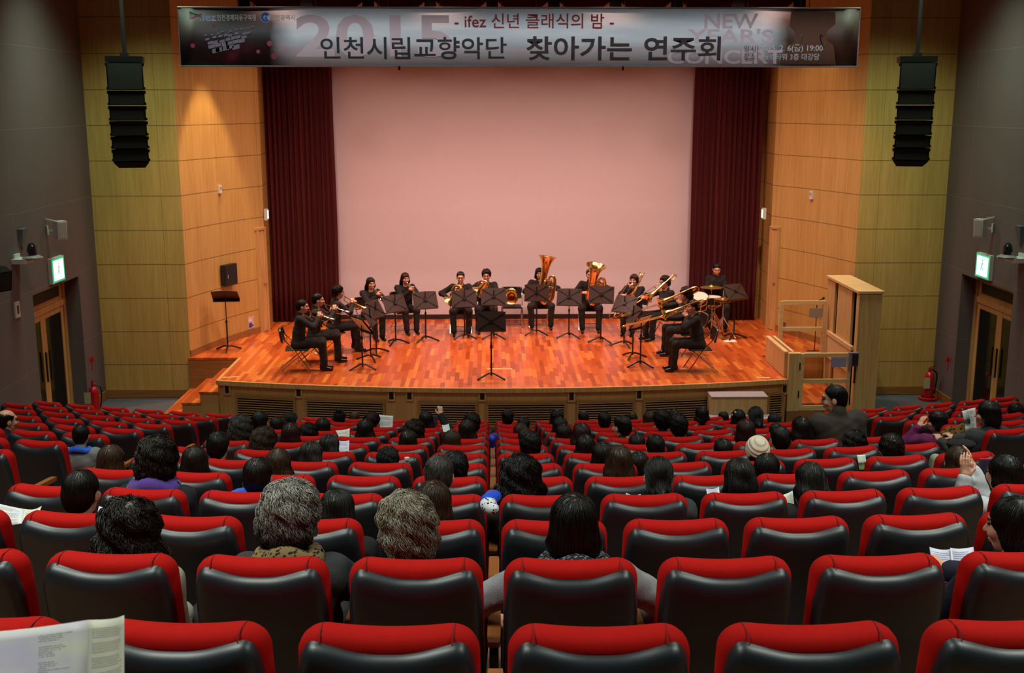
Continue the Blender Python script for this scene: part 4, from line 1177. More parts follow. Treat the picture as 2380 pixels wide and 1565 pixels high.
    v, f = nets(tw, *t.bounds(), .016); out['trousers'] = MeshData().add(v, f).mesh('trousers', [M_TROUS])
    out['feet'] = [(an[s], g('toe', 0.0)*s) for s in (-1, 1)]
    out['mouth'] = HM_ @ Vector((0, .112, -.061)); out['W'] = W; out['Nk'] = Nk; out['Hd'] = Hd
    return out
def shoe_mesh(heel):
    f = F(.02); f.c((0, -.05, -.045), (0, .03, -.05), .034, .036).c((0, .03, -.05), (0, .135, -.062), .040, .028).c((0, -.045, -.02), (0, -.04, .02), .036, .04)
    g = lambda p: np.maximum(f(p), -(p[:, 2]+.094))
    v, q = nets(g, (-.06, -.1, -.1), (.06, .18, .05), .009)
    md = MeshData().add(v, q)
    return md.mesh('shoe', [M_SHOE])
SHOE = shoe_mesh(False)

# ---------------------------------------------------------------- hair
def hair_field(style, seed=0):
    f = F(.03); cut = .0; low = -.075; cut_k = (.78, .63)
    if style in ('short', 'bald', 'hatbase'): f.e((0, -.016, .036), (.084, .102, .092)).e((0, -.055, -.02), (.072, .058, .07)); cut = .004; low = -.085
    elif style == 'thick': f.e((0, -.016, .042), (.092, .108, .100)).e((0, -.055, -.02), (.078, .062, .075)); cut = .008; low = -.085
    elif style == 'bob': f.e((0, -.016, .036), (.090, .107, .096)).e((0, -.03, -.055), (.102, .092, .105)).c((-.075, .015, -.08), (-.075, .02, -.13), .032, .026).c((.075, .015, -.08), (.075, .02, -.13), .032, .026); cut = .045; low = -.175
    elif style == 'long':
        f.e((0, -.016, .036), (.088, .106, .095)).e((0, -.035, -.05), (.096, .085, .11))
        for x in (-.055, 0, .055): f.c((x, -.06, -.08), (x*1.15, -.09, -.33), .05, .038)
        for s in (-1, 1): f.c((s*.078, .0, -.05), (s*.085, .02, -.28), .03, .022)
        cut = .042; low = -.40
    elif style == 'pony': f.e((0, -.016, .035), (.083, .102, .091)).e((0, -.05, -.02), (.076, .062, .075)).c((0, -.105, -.03), (0, -.135, -.08), .026, .032).c((0, -.135, -.08), (0, -.12, -.21), .036, .026).e((0, -.04, -.11), (.082, .06, .07)); cut = .01; low = -.24
    elif style == 'bun': f.e((0, -.016, .035), (.083, .102, .091)).e((0, -.05, -.02), (.074, .06, .075)).e((0, -.06, .125), (.042, .042, .034)); cut = .006; low = -.085
    elif style == 'curl': f.e((0, -.016, .045), (.103, .115, .103)).e((0, -.035, -.035), (.108, .095, .10)); cut = .03; low = -.14
    elif style == 'perm': f.e((0, -.016, .04), (.112, .120, .105)).e((0, -.04, -.075), (.135, .10, .11)).e((-.09, 0, -.10), (.06, .06, .06)).e((.09, 0, -.10), (.06, .06, .06)); cut = .045; low = -.19
    rng = np.random.RandomState(seed+7); ph = rng.uniform(0, 6.28, (3, 3))
    amp = {'curl': .008, 'perm': .012, 'thick': .004}.get(style, .0022)
    fq = {'curl': 75, 'perm': 60, 'thick': 80}.get(style, 45)
    def fn(p):
        d = f(p)
        d = d+amp*(np.sin(p[:, 0]*fq+ph[0, 0]+2*np.sin(p[:, 2]*30))*np.sin(p[:, 1]*fq*.9+ph[0, 1])*.6+np.sin(p[:, 2]*fq*1.1+ph[1, 0]+p[:, 0]*40)*.5)
        d = np.maximum(d, p[:, 1]*cut_k[0]-p[:, 2]*cut_k[1]-cut)            # opening for the face
        if style not in ('long', 'bob', 'perm'): d = np.maximum(d, np.where(p[:, 1] > -.03, np.maximum(-.034-p[:, 2], np.abs(p[:, 0])-.2), d))
        d = np.maximum(d, low-p[:, 2])
        if style == 'bald': d = np.maximum(d, -d_ell(p, (0, .01, .13), (.09, .115, .095)))
        return d
    return f, fn
def hair_mesh(style, seed, strands=900, curl=0.0, h=.0085, whorl=True, rad=.0020):
    f, fn = hair_field(style, seed); lo, hi = f.bounds()
    v, q = nets(fn, lo, hi, h)
    md = MeshData(); c = v[q].mean(1); mi = np.zeros(len(q), int)
    if whorl:
        rng0 = np.random.RandomState(seed); a = rng0.uniform(-.02, .02)
        dx = (c[:, 0]-a-c[:, 1]*.15); mi[(np.abs(dx) < .0055+.004*np.sin(c[:, 1]*150)) & (c[:, 1] < -.03) & (c[:, 1] > -.075) & (c[:, 2] > .06)] = 1
    md.add(v, q, mi.tolist())
    rng = np.random.RandomState(seed+3)
    up = v[:, 2]; wgt = np.clip((up-lo[2])/(hi[2]-lo[2]), .05, 1)**1.3; wgt /= wgt.sum()
    s = v[rng.choice(len(v), strands, p=wgt)].astype(np.float32)+rng.normal(0, .004, (strands, 3)).astype(np.float32)
    crown = np.array([rng.uniform(-.015, .015), -.05, .12], np.float32)
    def grad(p):
        e = .003; return np.stack([fn(p+np.eye(3, dtype=np.float32)[i]*e)-fn(p-np.eye(3, dtype=np.float32)[i]*e) for i in range(3)], 1)/(2*e)
    steps = 11; st = {'short': .009, 'thick': .010, 'bald': .007, 'bob': .016, 'long': .026, 'pony': .016, 'bun': .012, 'curl': .012, 'perm': .014}[style]
    off = rng.uniform(.0005, .004 if not curl else .012, strands).astype(np.float32); paths = []
    p = s.copy(); phs = rng.uniform(0, 6.28, strands).astype(np.float32); fr_ = rng.uniform(.8, 1.5, strands).astype(np.float32)
    for k in range(steps):
        gr = grad(p); nl = gr/(np.linalg.norm(gr, axis=1, keepdims=True)+1e-6)
        d = fn(p); p = p-nl*np.clip(d-off, -.02, .02)[:, None]
        pp = p.copy()
        away = p-crown; away[:, 2] *= .3
        dirn = away/(np.linalg.norm(away, axis=1, keepdims=True)+1e-6)*.7+np.array([0, -.08, -.75], np.float32)
        if style == 'pony': dirn = np.array([0, -.12, -.03], np.float32)-p; dirn[:, 2] -= .06
        dirn = dirn-nl*(dirn*nl).sum(1, keepdims=True); dirn /= (np.linalg.norm(dirn, axis=1, keepdims=True)+1e-6)
        sd_ = np.cross(nl, dirn)
        if curl: pp = pp+sd_*(curl*np.sin(phs+k*1.15*fr_))[:, None]+nl*(curl*.6*np.cos(phs*1.3+k*1.0*fr_))[:, None]
        paths.append(pp)
        p = p+(dirn+sd_*(.35*np.sin(phs))[:, None]*(.5 if not curl else .8))*st
    Pt = np.stack(paths, 1)                     # strands x steps x 3
    tan = np.gradient(Pt, axis=1); tan /= (np.linalg.norm(tan, axis=2, keepdims=True)+1e-6)
    ref = np.array([.3, .2, 1.0]); u = np.cross(tan, ref); u /= (np.linalg.norm(u, axis=2, keepdims=True)+1e-6); w_ = np.cross(tan, u)
    rr = rad*np.sin(np.linspace(.35, 1, steps)*PI*.93)[None, :, None]*rng.uniform(.7, 1.3, (strands, 1, 1))
    V3 = np.stack([Pt+rr*(u*math.cos(a)+w_*math.sin(a)) for a in (0, 2.094, 4.189)], 2)      # s x k x 3 x 3
    base = np.arange(strands)[:, None]*steps*3
    fs = []
    for k in range(steps-1):
        for t in range(3):
            a, b = k*3+t, k*3+(t+1) % 3
            fs.append(np.stack([base[:, 0]+a, base[:, 0]+b, base[:, 0]+b+3, base[:, 0]+a+3], 1))
    md.add(V3.reshape(-1, 3), np.concatenate(fs), 0)
    me = md.mesh('hair', [M_HK, M_SCALP]); return me
HAIR = {}
def get_hair(style, var=0):
    k = (style, var)
    if k not in HAIR:
        curl = {'curl': .0075, 'perm': .010, 'thick': .003}.get(style, 0.0); n = {'curl': 2600, 'perm': 2800, 'long': 1100, 'bob': 1000, 'short': 900}.get(style, 900)
        HAIR[k] = hair_mesh(style, var*13+len(style), n, curl, .0085, var % 2 == 0, .0018 if curl else .0017)
    return HAIR[k]
def place_hair(t, style, var, m, headM):
    o = put('hair', get_hair(style, var), t); o.matrix_local = headM
    o.material_slots[0].link = 'OBJECT'; o.material_slots[0].material = m
    return o
def objmat(o, m, i=0): o.material_slots[i].link = 'OBJECT'; o.material_slots[i].material = m
def glasses(t, headM, m=None):
    q = MB()
    for s in (-1, 1):
        q.tube([(s*.034+.022*math.cos(a), .104-.03*abs(s*.034+.022*math.cos(a)), .012+.016*math.sin(a)) for a in np.linspace(0, 2*PI, 14)], .0022, 5, cap=False)
        q.tube([(s*.058, .098, .016), (s*.082, .04, .012), (s*.084, -.01, .004)], .0022, 5)
    q.tube([(-.012, .104, .014), (.012, .104, .014)], .002, 5)
    o = q.build('glasses', m or M_BLKM, t); o.matrix_local = headM; return o
# ---------------------------------------------------------------- folding chairs and music stands
def make_folding():
    t = thing('folding_chair', 'x', 'chair')
    m = MB()
    rings = []
    for ins, z in ((.03, .435), (.0, .445), (0, .462), (.02, .474), (.08, .478)):
        rings.append([Vector(((.205-ins)*sx*k, -.19+ins if y < 0 else .21-ins, z)) for sx, y, k in ((-1, -1, .93), (1, -1, .93), (1, 1, 1), (-1, 1, 1))])
    m.loft(rings); m.build('seat', mat('black_chair_vinyl', '#0f0f11', .5), t)
    m = MB(); rings = []
    for w_, z in ((.17, .60), (.205, .62), (.212, .72), (.205, .83), (.17, .862)):
        rings.append([Vector((x*w_/.205, y-.23-.14*(z-.6)+.03*(1-(x/.205)**2)*-1, z)) for x, y in ((-.205, -.012), (-.1, -.012), (0, -.012), (.1, -.012), (.205, -.012), (.205, .016), (.1, .016), (0, .016), (-.1, .016), (-.205, .016))])
    m.loft(rings); m.build('backrest', mat('black_chair_vinyl', '#0f0f11'), t)
    for s in (-1, 1):
        m = MB(); m.tube([(s*.215, .23, .012), (s*.215, -.02, .45), (s*.215, -.215, .70), (s*.21, -.255, .86)], .0125, 8); m.build('front_leg', M_CHROME, t)
        m = MB(); m.tube([(s*.195, -.30, .012), (s*.195, .16, .435)], .0125, 8); m.build('rear_leg', M_CHROME, t)
    m = MB(); m.tube([(-.215, .20, .06), (.215, .20, .06)], .009, 6); m.build('front_stretcher', M_CHROME, t)
    m = MB(); m.tube([(-.195, -.25, .06), (.195, -.25, .06)], .009, 6); m.build('rear_stretcher', M_CHROME, t)
    m = MB(); m.tube(spline([(-.21, -.255, .86), (-.15, -.262, .875), (.15, -.262, .875), (.21, -.255, .86)], 4), .0125, 8); m.build('top_rail', M_CHROME, t)
    return t
FOLD = make_folding(); fold_used = [False]
def folding(x, y, rz, lb):
    t = copy_tree(FOLD) if fold_used[0] else FOLD; fold_used[0] = True
    t.location = (x, y, ZS); t.rotation_euler = (0, 0, rz); t.scale = (1, 1, .88); return tag(t, lb, 'chair', 'folding chairs on the stage')
def make_stand():
    t = thing('music_stand', 'x', 'stand')
    for k in range(3):
        a = PI/2+k*2*PI/3
        m = MB(); c, s = math.cos(a), math.sin(a)
        m.tube(spline([(0, 0, .09), (c*.07, s*.07, .085), (c*.2, s*.2, .035), (c*.27, s*.27, .010)], 4), [.017]*12+[.011], 7); m.build('tripod_leg', M_BLKM, t)
    m = MB(); m.tube([(0, 0, .05), (0, 0, .55)], .0145, 10); m.tube([(0, 0, .5), (0, 0, .98)], .010, 8); m.lathe([(.02, .53), (.022, .56), (.016, .58)], None, 10); m.build('pole', M_BLKM, t)
    return t
def stand_desk(t, h, tilt):
    # front of the desk looks along +Y and up
    Mx = Matrix.Translation((0, .0, h)) @ Matrix.Rotation(math.radians(tilt), 4, 'X')
    m = MB(); W_, H_ = .50, .33
    pts = []
    for z in (-H_/2, H_/2):
        for k in range(9):
            x = -W_/2+W_*k/8; pts.append((x*(1 if z < 0 else .97), .012*(abs(x)/(W_/2))**2+.0, z+(.012*math.cos(x*PI/W_) if z > 0 else 0)))
    vs = [Vector(p) for p in pts]+[Vector(p)+Vector((0, -.006, 0)) for p in pts]
    fs = [(k, k+1, 10+k, 9+k) for k in range(8)]+[(18+k+1, 18+k, 27+k, 28+k) for k in range(8)]+[(9+k, 10+k, 28+k, 27+k) for k in range(8)]+[(k+1, k, 18+k, 19+k) for k in range(8)]+[(0, 9, 27, 18), (17, 8, 26, 35)]
    m.add(vs, fs); m.xf(Mx); d = m.build('desk', M_DESK, t)
    m = MB(); m.box((0, .03, -H_/2-.002), (W_, .07, .006)); m.box((0, .063, -H_/2+.008), (W_, .005, .022)); m.xf(Mx); m.build('shelf_lip', M_BLKM, d)
    m = MB()
    for s in (-1, 1): m.bar((-.22*s, -.008, -.14), (.22*s, -.008, .145), .007, .013)
    m.box((0, -.02, 0), (.06, .03, .05)); m.xf(Mx); m.build('cross_brace', M_BLKM, d)
    m = MB(); m.tube([(0, 0, .95), (0, -.01, h)], .009, 8); m.build('tilt_joint', M_BLKM, t)
    return Mx
STAND0 = make_stand(); stand_used = [False]
def music_stand(px, py, face, lb, top_py=None, tilt=-28, sheets=0):
    q = G(px, py, ZS)
    t = copy_tree(STAND0)
    h = 1.08 if top_py is None else max(.8, min(1.3, P(px, top_py, q.y).z-ZS))
    t.location = q; t.rotation_euler = (0, 0, -math.radians(face)); Mx = stand_desk(t, h, tilt)
    tag(t, lb, 'music stand', 'black music stands on the stage')
    if sheets:
        W2 = Matrix.Translation(q) @ Matrix.Rotation(-math.radians(face), 4, 'Z') @ Mx
        for k in range(sheets):
            m = MB(); x0 = -.2+k*.2; 
            rings = [(x0, .030, -.155), (x0+.205, .022-.008*k, -.155), (x0+.205, .012, .135), (x0, .018, .14)]
            m.add([Vector(p) for p in rings]+[Vector(p)+Vector((0, .004, 0)) for p in rings], [(0, 1, 2, 3), (7, 6, 5, 4), (0, 1, 5, 4), (1, 2, 6, 5), (2, 3, 7, 6), (3, 0, 4, 7)])
            m.xf(W2); tag(m.build('music_sheet', M_PAPER), 'white music sheet, %s page on the stand %s' % (('inner', 'outer')[k], lb.replace('black music stand ', '').split(',')[0]), 'sheet music', 'music sheets on the stands')
    return t
music_stand(530, 815, 175, 'black music stand standing alone against the orange lit wall', 686, -55)
music_stand(843, 858, -126, 'black music stand nearest the stage edge, before the three trumpet players', 752, -40, 2)
music_stand(862, 837, -84, 'black music stand second from the stage edge, before the trumpet players', 738, -32, 1)
music_stand(875, 822, -66, 'black music stand third from the stage edge, before the trumpet players', 718, -30)
music_stand(920, 800, -38, 'black music stand before the first woman trumpeter with black hair', 712, -28)
music_stand(990, 793, -22, 'black music stand before the woman trumpeter with reddish hair', 698, -24)
music_stand(1080, 787, -8, 'black music stand before the horn player with glasses', 698, -22)
music_stand(1148, 787, 0, 'black music stand before the horn player next to the empty chair', 690, -22)
music_stand(1142, 880, 0, 'black music stand at the very centre of the stage edge', 748, -12)
music_stand(1247, 778, 2, 'black music stand before the tuba player with the black bob', 681, -14)
music_stand(1322, 785, 8, 'black music stand between the two tuba players', 691, -22)
music_stand(1396, 795, 14, 'black music stand before the tuba player hidden by the bell', 685, -20)
music_stand(1450, 805, 40, 'black music stand before the woman trombonist', 707, -34)
music_stand(1470, 832, 84, 'black music stand second from the edge before the trombones', 736, -34)
music_stand(1488, 852, 128, 'black music stand nearest the edge, before the trombones', 746, -42, 2)
music_stand(1705, 787, -30, 'black music stand beside the percussionist', 678, -40)

for c_ in list(STAND0.children): bpy.data.objects.remove(c_)
bpy.data.objects.remove(STAND0)
# ---------------------------------------------------------------- brass instruments
def flare(r0, r1, L, n=12, p=3.2):
    """(radius, distance) of a bell that opens from r0 to r1 over L"""
    return [(r0+(r1-r0)*(.30*(k/n)+.70*(k/n)**(p*1.6)), L*k/n) for k in range(n+1)]
YAX = Matrix.Rotation(-PI/2, 4, 'X')     # turns lathe Z into +Y
def mouthpiece(t, m_, s=1.0):
    q = MB(); q.lathe([(.004, .05*s), (.006, .03*s), (.0125*s, .008), (.0135*s, 0), (.010*s, .0), (.004, .012)], YAX, 14); return q.build('mouthpiece', m_, t)
def trumpet(lb, m_):
    t = thing('trumpet', lb, 'trumpet', group='trumpets')
    mouthpiece(t, m_)
    q = MB(); q.tube(spline([(0, .03, 0), (0, .2, 0), (0, .33, 0), (0, .375, -.02), (0, .375, -.055), (0, .33, -.075), (0, .24, -.075)], 5), .0075, 8); q.build('leadpipe', m_, t)
    q = MB(); q.tube(spline([(-.035, .20, -.075), (-.035, .10, -.075), (-.035, .045, -.055), (-.035, .045, -.018), (-.035, .10, 0), (-.035, .28, 0)], 5), .0085, 8)
    q.lathe(flare(.0085, .064, .21), Matrix.Translation((-.035, .28, 0)) @ YAX, 20); q.lathe([(.064, 0), (.066, .003), (.063, .004)], Matrix.Translation((-.035, .488, 0)) @ YAX, 20); q.build('bell', m_, t)
    for k in range(3):
        q = MB(); y = .185+.031*k
        q.lathe([(0, -.115), (.010, -.115), (.0145, -.105), (.0145, .03), (.011, .035), (.004, .036), (.004, .062), (.010, .063), (.010, .067), (0, .067)], Matrix.Translation((-.018, y, 0)), 12); q.build('valve', m_, t)
    q = MB(); q.tube(spline([(-.018, .25, -.04), (.02, .30, -.04), (.022, .345, -.045), (.022, .345, -.06), (.02, .30, -.065), (-.018, .25, -.065)], 4), .006, 6); q.build('valve_slide', m_, t)
    return t
def trombone(lb, m_=None):
    m_ = m_ or M_BRASS; t = thing('trombone', lb, 'trombone', group='trombones')
    mouthpiece(t, M_SILVER, 1.5)
    q = MB()
    for x in (0, .095): q.tube([(x, .03, 0), (x, .62, 0)], .0075, 8)
    q.bar((0, .09, 0), (.095, .09, 0), .012, .008); q.build('inner_slide', M_CHROME, t)
    q = MB(); ex = .40
    for x in (0, .095): q.tube([(x, .06+ex, 0), (x, .72+ex, 0)], .0095, 8)
    q.tube(spline([(0, .72+ex, 0), (.012, .765+ex, 0), (.0475, .785+ex, 0), (.083, .765+ex, 0), (.095, .72+ex, 0)], 4), .0095, 8)
    q.bar((0, .08+ex, 0), (.095, .08+ex, 0), .012, .010); q.build('outer_slide', m_, t)
    q = MB()
    q.tube(spline([(.095, .03, 0), (.095, -.05, .0), (.085, -.22, .03), (.07, -.30, .06), (.03, -.345, .08), (-.03, -.345, .10), (-.075, -.31, .105), (-.085, -.25, .10), (-.085, -.05, .06), (-.085, .10, .05)], 5), [.0095]*30+[.0105]*10+[.014]*6, 8) if False else q.tube(spline([(.095, .03, 0), (.02, -.06, .02), (-.05, -.15, .03), (-.085, -.26, .03), (-.10, -.34, .05), (-.11, -.37, .09), (-.11, -.34, .135), (-.11, -.26, .15), (-.115, -.05, .13), (-.12, .10, .11)], 5), [.0095]*30+[.012]*10+[.016]*6, 8)
    q.build('tuning_slide', m_, t)
    q = MB(); d = Vector((-.005, .30, -.04)).normalized(); Mx = Matrix.Translation((-.12, .08, .112)) @ d.to_track_quat('Z', 'Y').to_matrix().to_4x4()
    q.lathe(flare(.016, .112, .36), Mx, 24); q.lathe([(.112, .36), (.115, .364), (.110, .366)], Mx, 24); q.build('bell', m_, t)
    q = MB(); q.bar((.0, .05, 0), (-.115, .02, .12), .010, .010); q.bar((-.05, -.15, .03), (-.115, -.12, .135), .009, .009); q.build('brace', m_, t)
    q = MB(); q.tube(spline([(-.06, -.17, .03), (-.03, -.25, .06), (-.02, -.32, .08), (-.04, -.33, .10), (-.06, -.27, .09), (-.07, -.2, .05)], 5), .009, 7); q.build('attachment_coil', m_, t)
    return t
def horn(lb, M0, C0, B0, bax, rB=.155):
    """leadpipe from the mouth M0 to a coil round C0; the bell mouth at B0 opens along bax"""
    t = thing('french_horn', lb, 'horn', group='french horns')
    d = (C0-M0); u = d.normalized()
    q = MB(); q.lathe([(.004, .055), (.005, .03), (.0105, .006), (.0115, 0), (.009, 0), (.003, .01)], Matrix.Translation(M0) @ u.to_track_quat('Z', 'Y').to_matrix().to_4x4(), 12); q.build('mouthpiece', M_SILVER, t)
    nrm = Vector((.25, .95, .15)).normalized(); e1 = (u-nrm*u.dot(nrm)).normalized(); e2 = nrm.cross(e1); R = .125
    q = MB(); q.tube(spline([M0+u*.04, M0+d*.55, C0-e1*R*1.0+e2*.01, C0-e1*R*.7+e2*R*.75, C0+e2*R, C0+e1*R*.8+e2*R*.6], 5), .0065, 7); q.build('leadpipe', M_BRASS, t)
    q = MB()
    for k, (r, o, a0, a1) in enumerate(((R, 0, .3, 5.9), (R*.82, .018, 1.0, 6.6), (R*.62, -.016, 0, 5.4), (R*.92, -.022, 2.0, 7.6))):
        q.tube([C0+nrm*o+e1*r*math.cos(a)+e2*r*math.sin(a) for a in np.linspace(a0, a1, 22)], .0085+.002*(k == 0), 7)
    q.build('coiled_tubing', M_BRASS, t)
    for k in range(3):
        q = MB(); c = C0+e1*(-.01+.045*(k-1))+nrm*.03-e2*.03; q.lathe([(0, -.02), (.017, -.02), (.019, -.01), (.019, .02), (.012, .026), (0, .027)], Matrix.Translation(c) @ nrm.to_track_quat('Z', 'Y').to_matrix().to_4x4(), 12); q.build('rotary_valve', M_SILVER, t)
    bax = Vector(bax).normalized(); st = B0-bax*.30
    Mx = Matrix.Translation(st) @ bax.to_track_quat('Z', 'Y').to_matrix().to_4x4()
    q = MB(); q.tube(spline([C0+e1*R*.3-e2*R*.9, C0+e1*R-e2*R*.6, st.lerp(C0, .25)+e1*.04, st, st+bax*.03], 5), [.012+.0012*k for k in range(21)], 9)
    q.lathe(flare(.037, rB, .30, 14, 2.6), Mx, 28); q.lathe([(rB, .30), (rB+.003, .304), (rB-.003, .306)], Mx, 28); q.build('bell', M_BRASS, t)
    return t
def tuba(lb, base, rim, bow, side, mouth, rB=.20, m_=None):
    """upright tuba: rim = centre of the bell mouth, bow = lowest point, side = unit vector from the bell tube to the coils"""
    m_ = m_ or M_BRASS; t = thing('tuba', lb, 'tuba', group='tubas')
    ax = (rim-bow).normalized(); S_ = Vector(side); S_ = (S_-ax*S_.dot(ax)).normalized(); Fd = S_.cross(ax)
    if Fd.y < 0 and False: Fd = -Fd
    L = (rim-bow).length; at = lambda s, a, f=0.0: bow+S_*s+ax*a+Fd*f
    Mx = Matrix.Translation(at(-.02, L-.36)) @ ax.to_track_quat('Z', 'Y').to_matrix().to_4x4()
    q = MB(); q.lathe(flare(.078, rB, .36, 14, 2.4), Mx, 32); q.lathe([(rB, .36), (rB+.005, .364), (rB-.004, .368)], Mx, 32)
    q.tube(spline([at(-.02, L-.35), at(-.03, L-.55), at(-.045, .26), at(-.03, .12), at(.05, .03), at(.15, .035), at(.225, .12), at(.24, .28), at(.235, .5), at(.20, .60), at(.14, .62), at(.09, .56)], 5), [.078-.001*k for k in range(56)], 12)
    q.build('bell_and_body', m_, t)
    q = MB(); q.tube(spline([at(.09, .56, .03), at(.07, .4, .05), at(.08, .2, .06), at(.13, .14, .06), at(.17, .22, .06), at(.17, .42, .06), at(.13, .50, .06), at(.1, .42, .07)], 5), .019, 9)
    q.tube(spline([at(.0, .16, .07), at(.05, .10, .08), at(.15, .10, .08), at(.19, .18, .08)], 5), .014, 8); q.tube(spline([at(.06, .5, .06), at(.10, .54, .08), at(.16, .5, .08), at(.16, .3, .09)], 5), .013, 8); q.build('branch_tubing', m_, t)
    for k in range(4):
        q = MB(); q.lathe([(0, 0), (.022, 0), (.024, .01), (.024, .17), (.018, .18), (.006, .181), (.006, .205), (.014, .206), (.014, .212), (0, .212)], Matrix.Translation(at(.03+.042*k, .22, .095)) @ ax.to_track_quat('Z', 'Y').to_matrix().to_4x4(), 12); q.build('valve', M_SILVER, t)
    q = MB(); q.tube(spline([mouth, mouth.lerp(at(.02, .5, .1), .35)+Vector((0, 0, .01)), at(-.0, .5, .11), at(.02, .4, .11)], 6), [.006+.0003*k for k in range(19)], 8); q.build('leadpipe', m_, t)
    return t

# ---------------------------------------------------------------- the musicians
def add_musician(feet, face, pose, hair, hm, lb, sc_=.96, var=0, cat='person', glass=False, chair=None, suit=None, origin=None):
    pose = dict(pose); p = person_parts(pose)
    fv = Vector((math.sin(math.radians(face)), math.cos(math.radians(face)), 0))
    if origin is None: f_ = G(feet[0], feet[1], ZS); origin = f_-fv*(.47*sc_)
    o = put('person', p['body']); o.location = (origin.x, origin.y, ZS); o.rotation_euler = (0, 0, -math.radians(face)); o.scale = (sc_,)*3
    tag(o, lb, cat, 'brass and percussion players on stage')
    j = put('jacket', p['jacket'], o); t = put('trousers', p['trousers'], o)
    if suit: objmat(j, suit)
    for an, toe in p['feet']:
        s_ = put('shoe', SHOE, o); s_.location = an; s_.rotation_euler = (0, 0, -toe)
    place_hair(o, hair, var, hm, p['head'])
    if glass: glasses(o, p['head'])
    Mw = Matrix.Translation(o.location) @ Matrix.Rotation(-math.radians(face), 4, 'Z') @ Matrix.Scale(sc_, 4)
    if chair: folding(origin.x-fv.x*.03, origin.y-fv.y*.03, -math.radians(face), chair)
    return Mw, p
def aim(t, Mw, org, dr, up=(0, 0, 1)):
    """put an instrument whose axis is +Y at local point org, looking along dr"""
    R = frame(dr, up).to_4x4(); R.translation = Vector(org); t.matrix_world = Mw @ R
def blow(face, down, extra=None, yaw=0, horn_=None):
    d = dict(lean=.10, pitch=-.10, yaw=yaw, neck_y=.045); d.update(extra or {}); return d
def mouth_of(pose): # head position without building the meshes
    pz, py, lean, tl = pose.get('pelvis', .53), pose.get('pelvis_y', 0), pose.get('lean', .06), pose.get('torso', .50)
    N = Vector((0, py, pz))+Vector((pose.get('side', 0), math.sin(lean), math.cos(lean))).normalized()*tl
    H = N+Vector((pose.get('side', 0)*.1, pose.get('neck_y', .03), pose.get('neck_z', .150)))
    return (Matrix.Translation(H) @ Matrix.Rotation(-pose.get('yaw', 0), 4, 'Z') @ Matrix.Rotation(pose.get('pitch', 0), 4, 'X') @ Matrix.Rotation(pose.get('roll', 0), 4, 'Y')) @ Vector((0, .118, -.061))
def trumpeter(feet, face, down, m_, tl_, hair, hm, lb, chair, extra=None, dyaw=0.0, **kw):
    ps = blow(face, down, extra); M_ = mouth_of(ps)
    d = Vector((math.sin(dyaw)*math.cos(down), math.cos(dyaw)*math.cos(down), -math.sin(down))); u = Vector((0, 0, 1)); u = (u-d*u.z).normalized(); x = d.cross(u)
    ps.update(hand_r=tuple(M_+d*.155+x*.055-u*.085), hand_l=tuple(M_+d*.145-x*.085-u*.095), hdir_r=tuple(d*.45-x*.35+u*.8), hdir_l=tuple(d*.5+x*.42+u*.6), palm_r=tuple(-x+d*.2), palm_l=tuple(x+d*.1), pole_r=(.75, -.1, -.75), pole_l=(-.75, -.1, -.75))
    Mw, p = add_musician(feet, face, ps, hair, hm, lb, chair=chair, **kw)
    aim(trumpet(tl_, m_), Mw, M_, d)
trumpeter((757, 860), 84, .42, M_SILVER, 'silver trumpet played by the man nearest the stage edge', 'short', M_HN, 'person in black suit playing silver trumpet, seated nearest the stage edge before the stair end', 'folding chair under the trumpeter nearest the stage edge', dict(spread=.11))
trumpeter((790, 840), 82, .40, M_SILVER, 'silver trumpet played by the second man from the stage edge', 'short', M_HK, 'person in black suit playing silver trumpet, second from stage edge among the trumpets', 'folding chair under the second trumpeter', dict(lean=.12), var=1)
trumpeter((832, 815), 70, .62, M_BRASS, 'golden trumpet played by the third man in the trumpet row', 'thick', M_HK, 'person in black suit playing golden trumpet, third in the trumpet row', 'folding chair under the golden trumpet player', dict(lean=.14), glass=True)
trumpeter((882, 793), 150, .62, M_SILVER, 'silver trumpet played by the woman with long black hair', 'long', M_HK, 'person with long black hair in black suit playing trumpet before the screen corner', 'folding chair under the trumpeter with long black hair', dict(spread=.10), dyaw=-.35, sc_=.93)
trumpeter((958, 778), 156, .66, M_SILVER, 'silver trumpet played by the woman with long reddish brown hair', 'long', M_HR, 'person with long reddish brown hair in black suit playing silver trumpet', 'folding chair under the trumpeter with reddish hair', dict(spread=.13), dyaw=-.25, var=1, sc_=.93)
def hornist(feet, face, hair, hm, lb, il, chair, bell=None, coil=None, **kw):
    ps = dict(lean=.08, pitch=-.14, neck_y=.04, spread=.17); M_ = mouth_of(ps)
    C0 = Vector(coil or (.07, .30, .93)); B0 = Vector(bell or (.22, .24, .70))
    ps.update(hand_l=tuple(C0+Vector((-.10, -.04, -.04))), hdir_l=(.8, .5, .35), palm_l=(.2, -.9, 0), hand_r=tuple(B0+Vector((.03, -.06, .05))), hdir_r=(-.4, .7, -.1), pole_r=(.9, -.3, -.3), pole_l=(-.9, -.2, -.5))
    Mw, p = add_musician(feet, face, ps, hair, hm, lb, chair=chair, **kw)
    h = horn(il, M_, C0, B0, (.55, -.35, -.72)); h.matrix_world = Mw
hornist((1072, 782), 178, 'short', M_HK, 'person with glasses and black shirt playing french horn, beside the empty chair\'s neighbour', 'brass french horn with bell resting on the player\'s thigh', 'folding chair under the horn player with glasses', glass=True)
hornist((1130, 776), 181, 'thick', M_HK, 'person with thick black hair playing french horn next to the empty folding chair', 'small brass french horn held up by the player with thick hair', 'folding chair under the horn player with thick hair', bell=(.17, .32, .86), coil=(.07, .30, .99), glass=True)
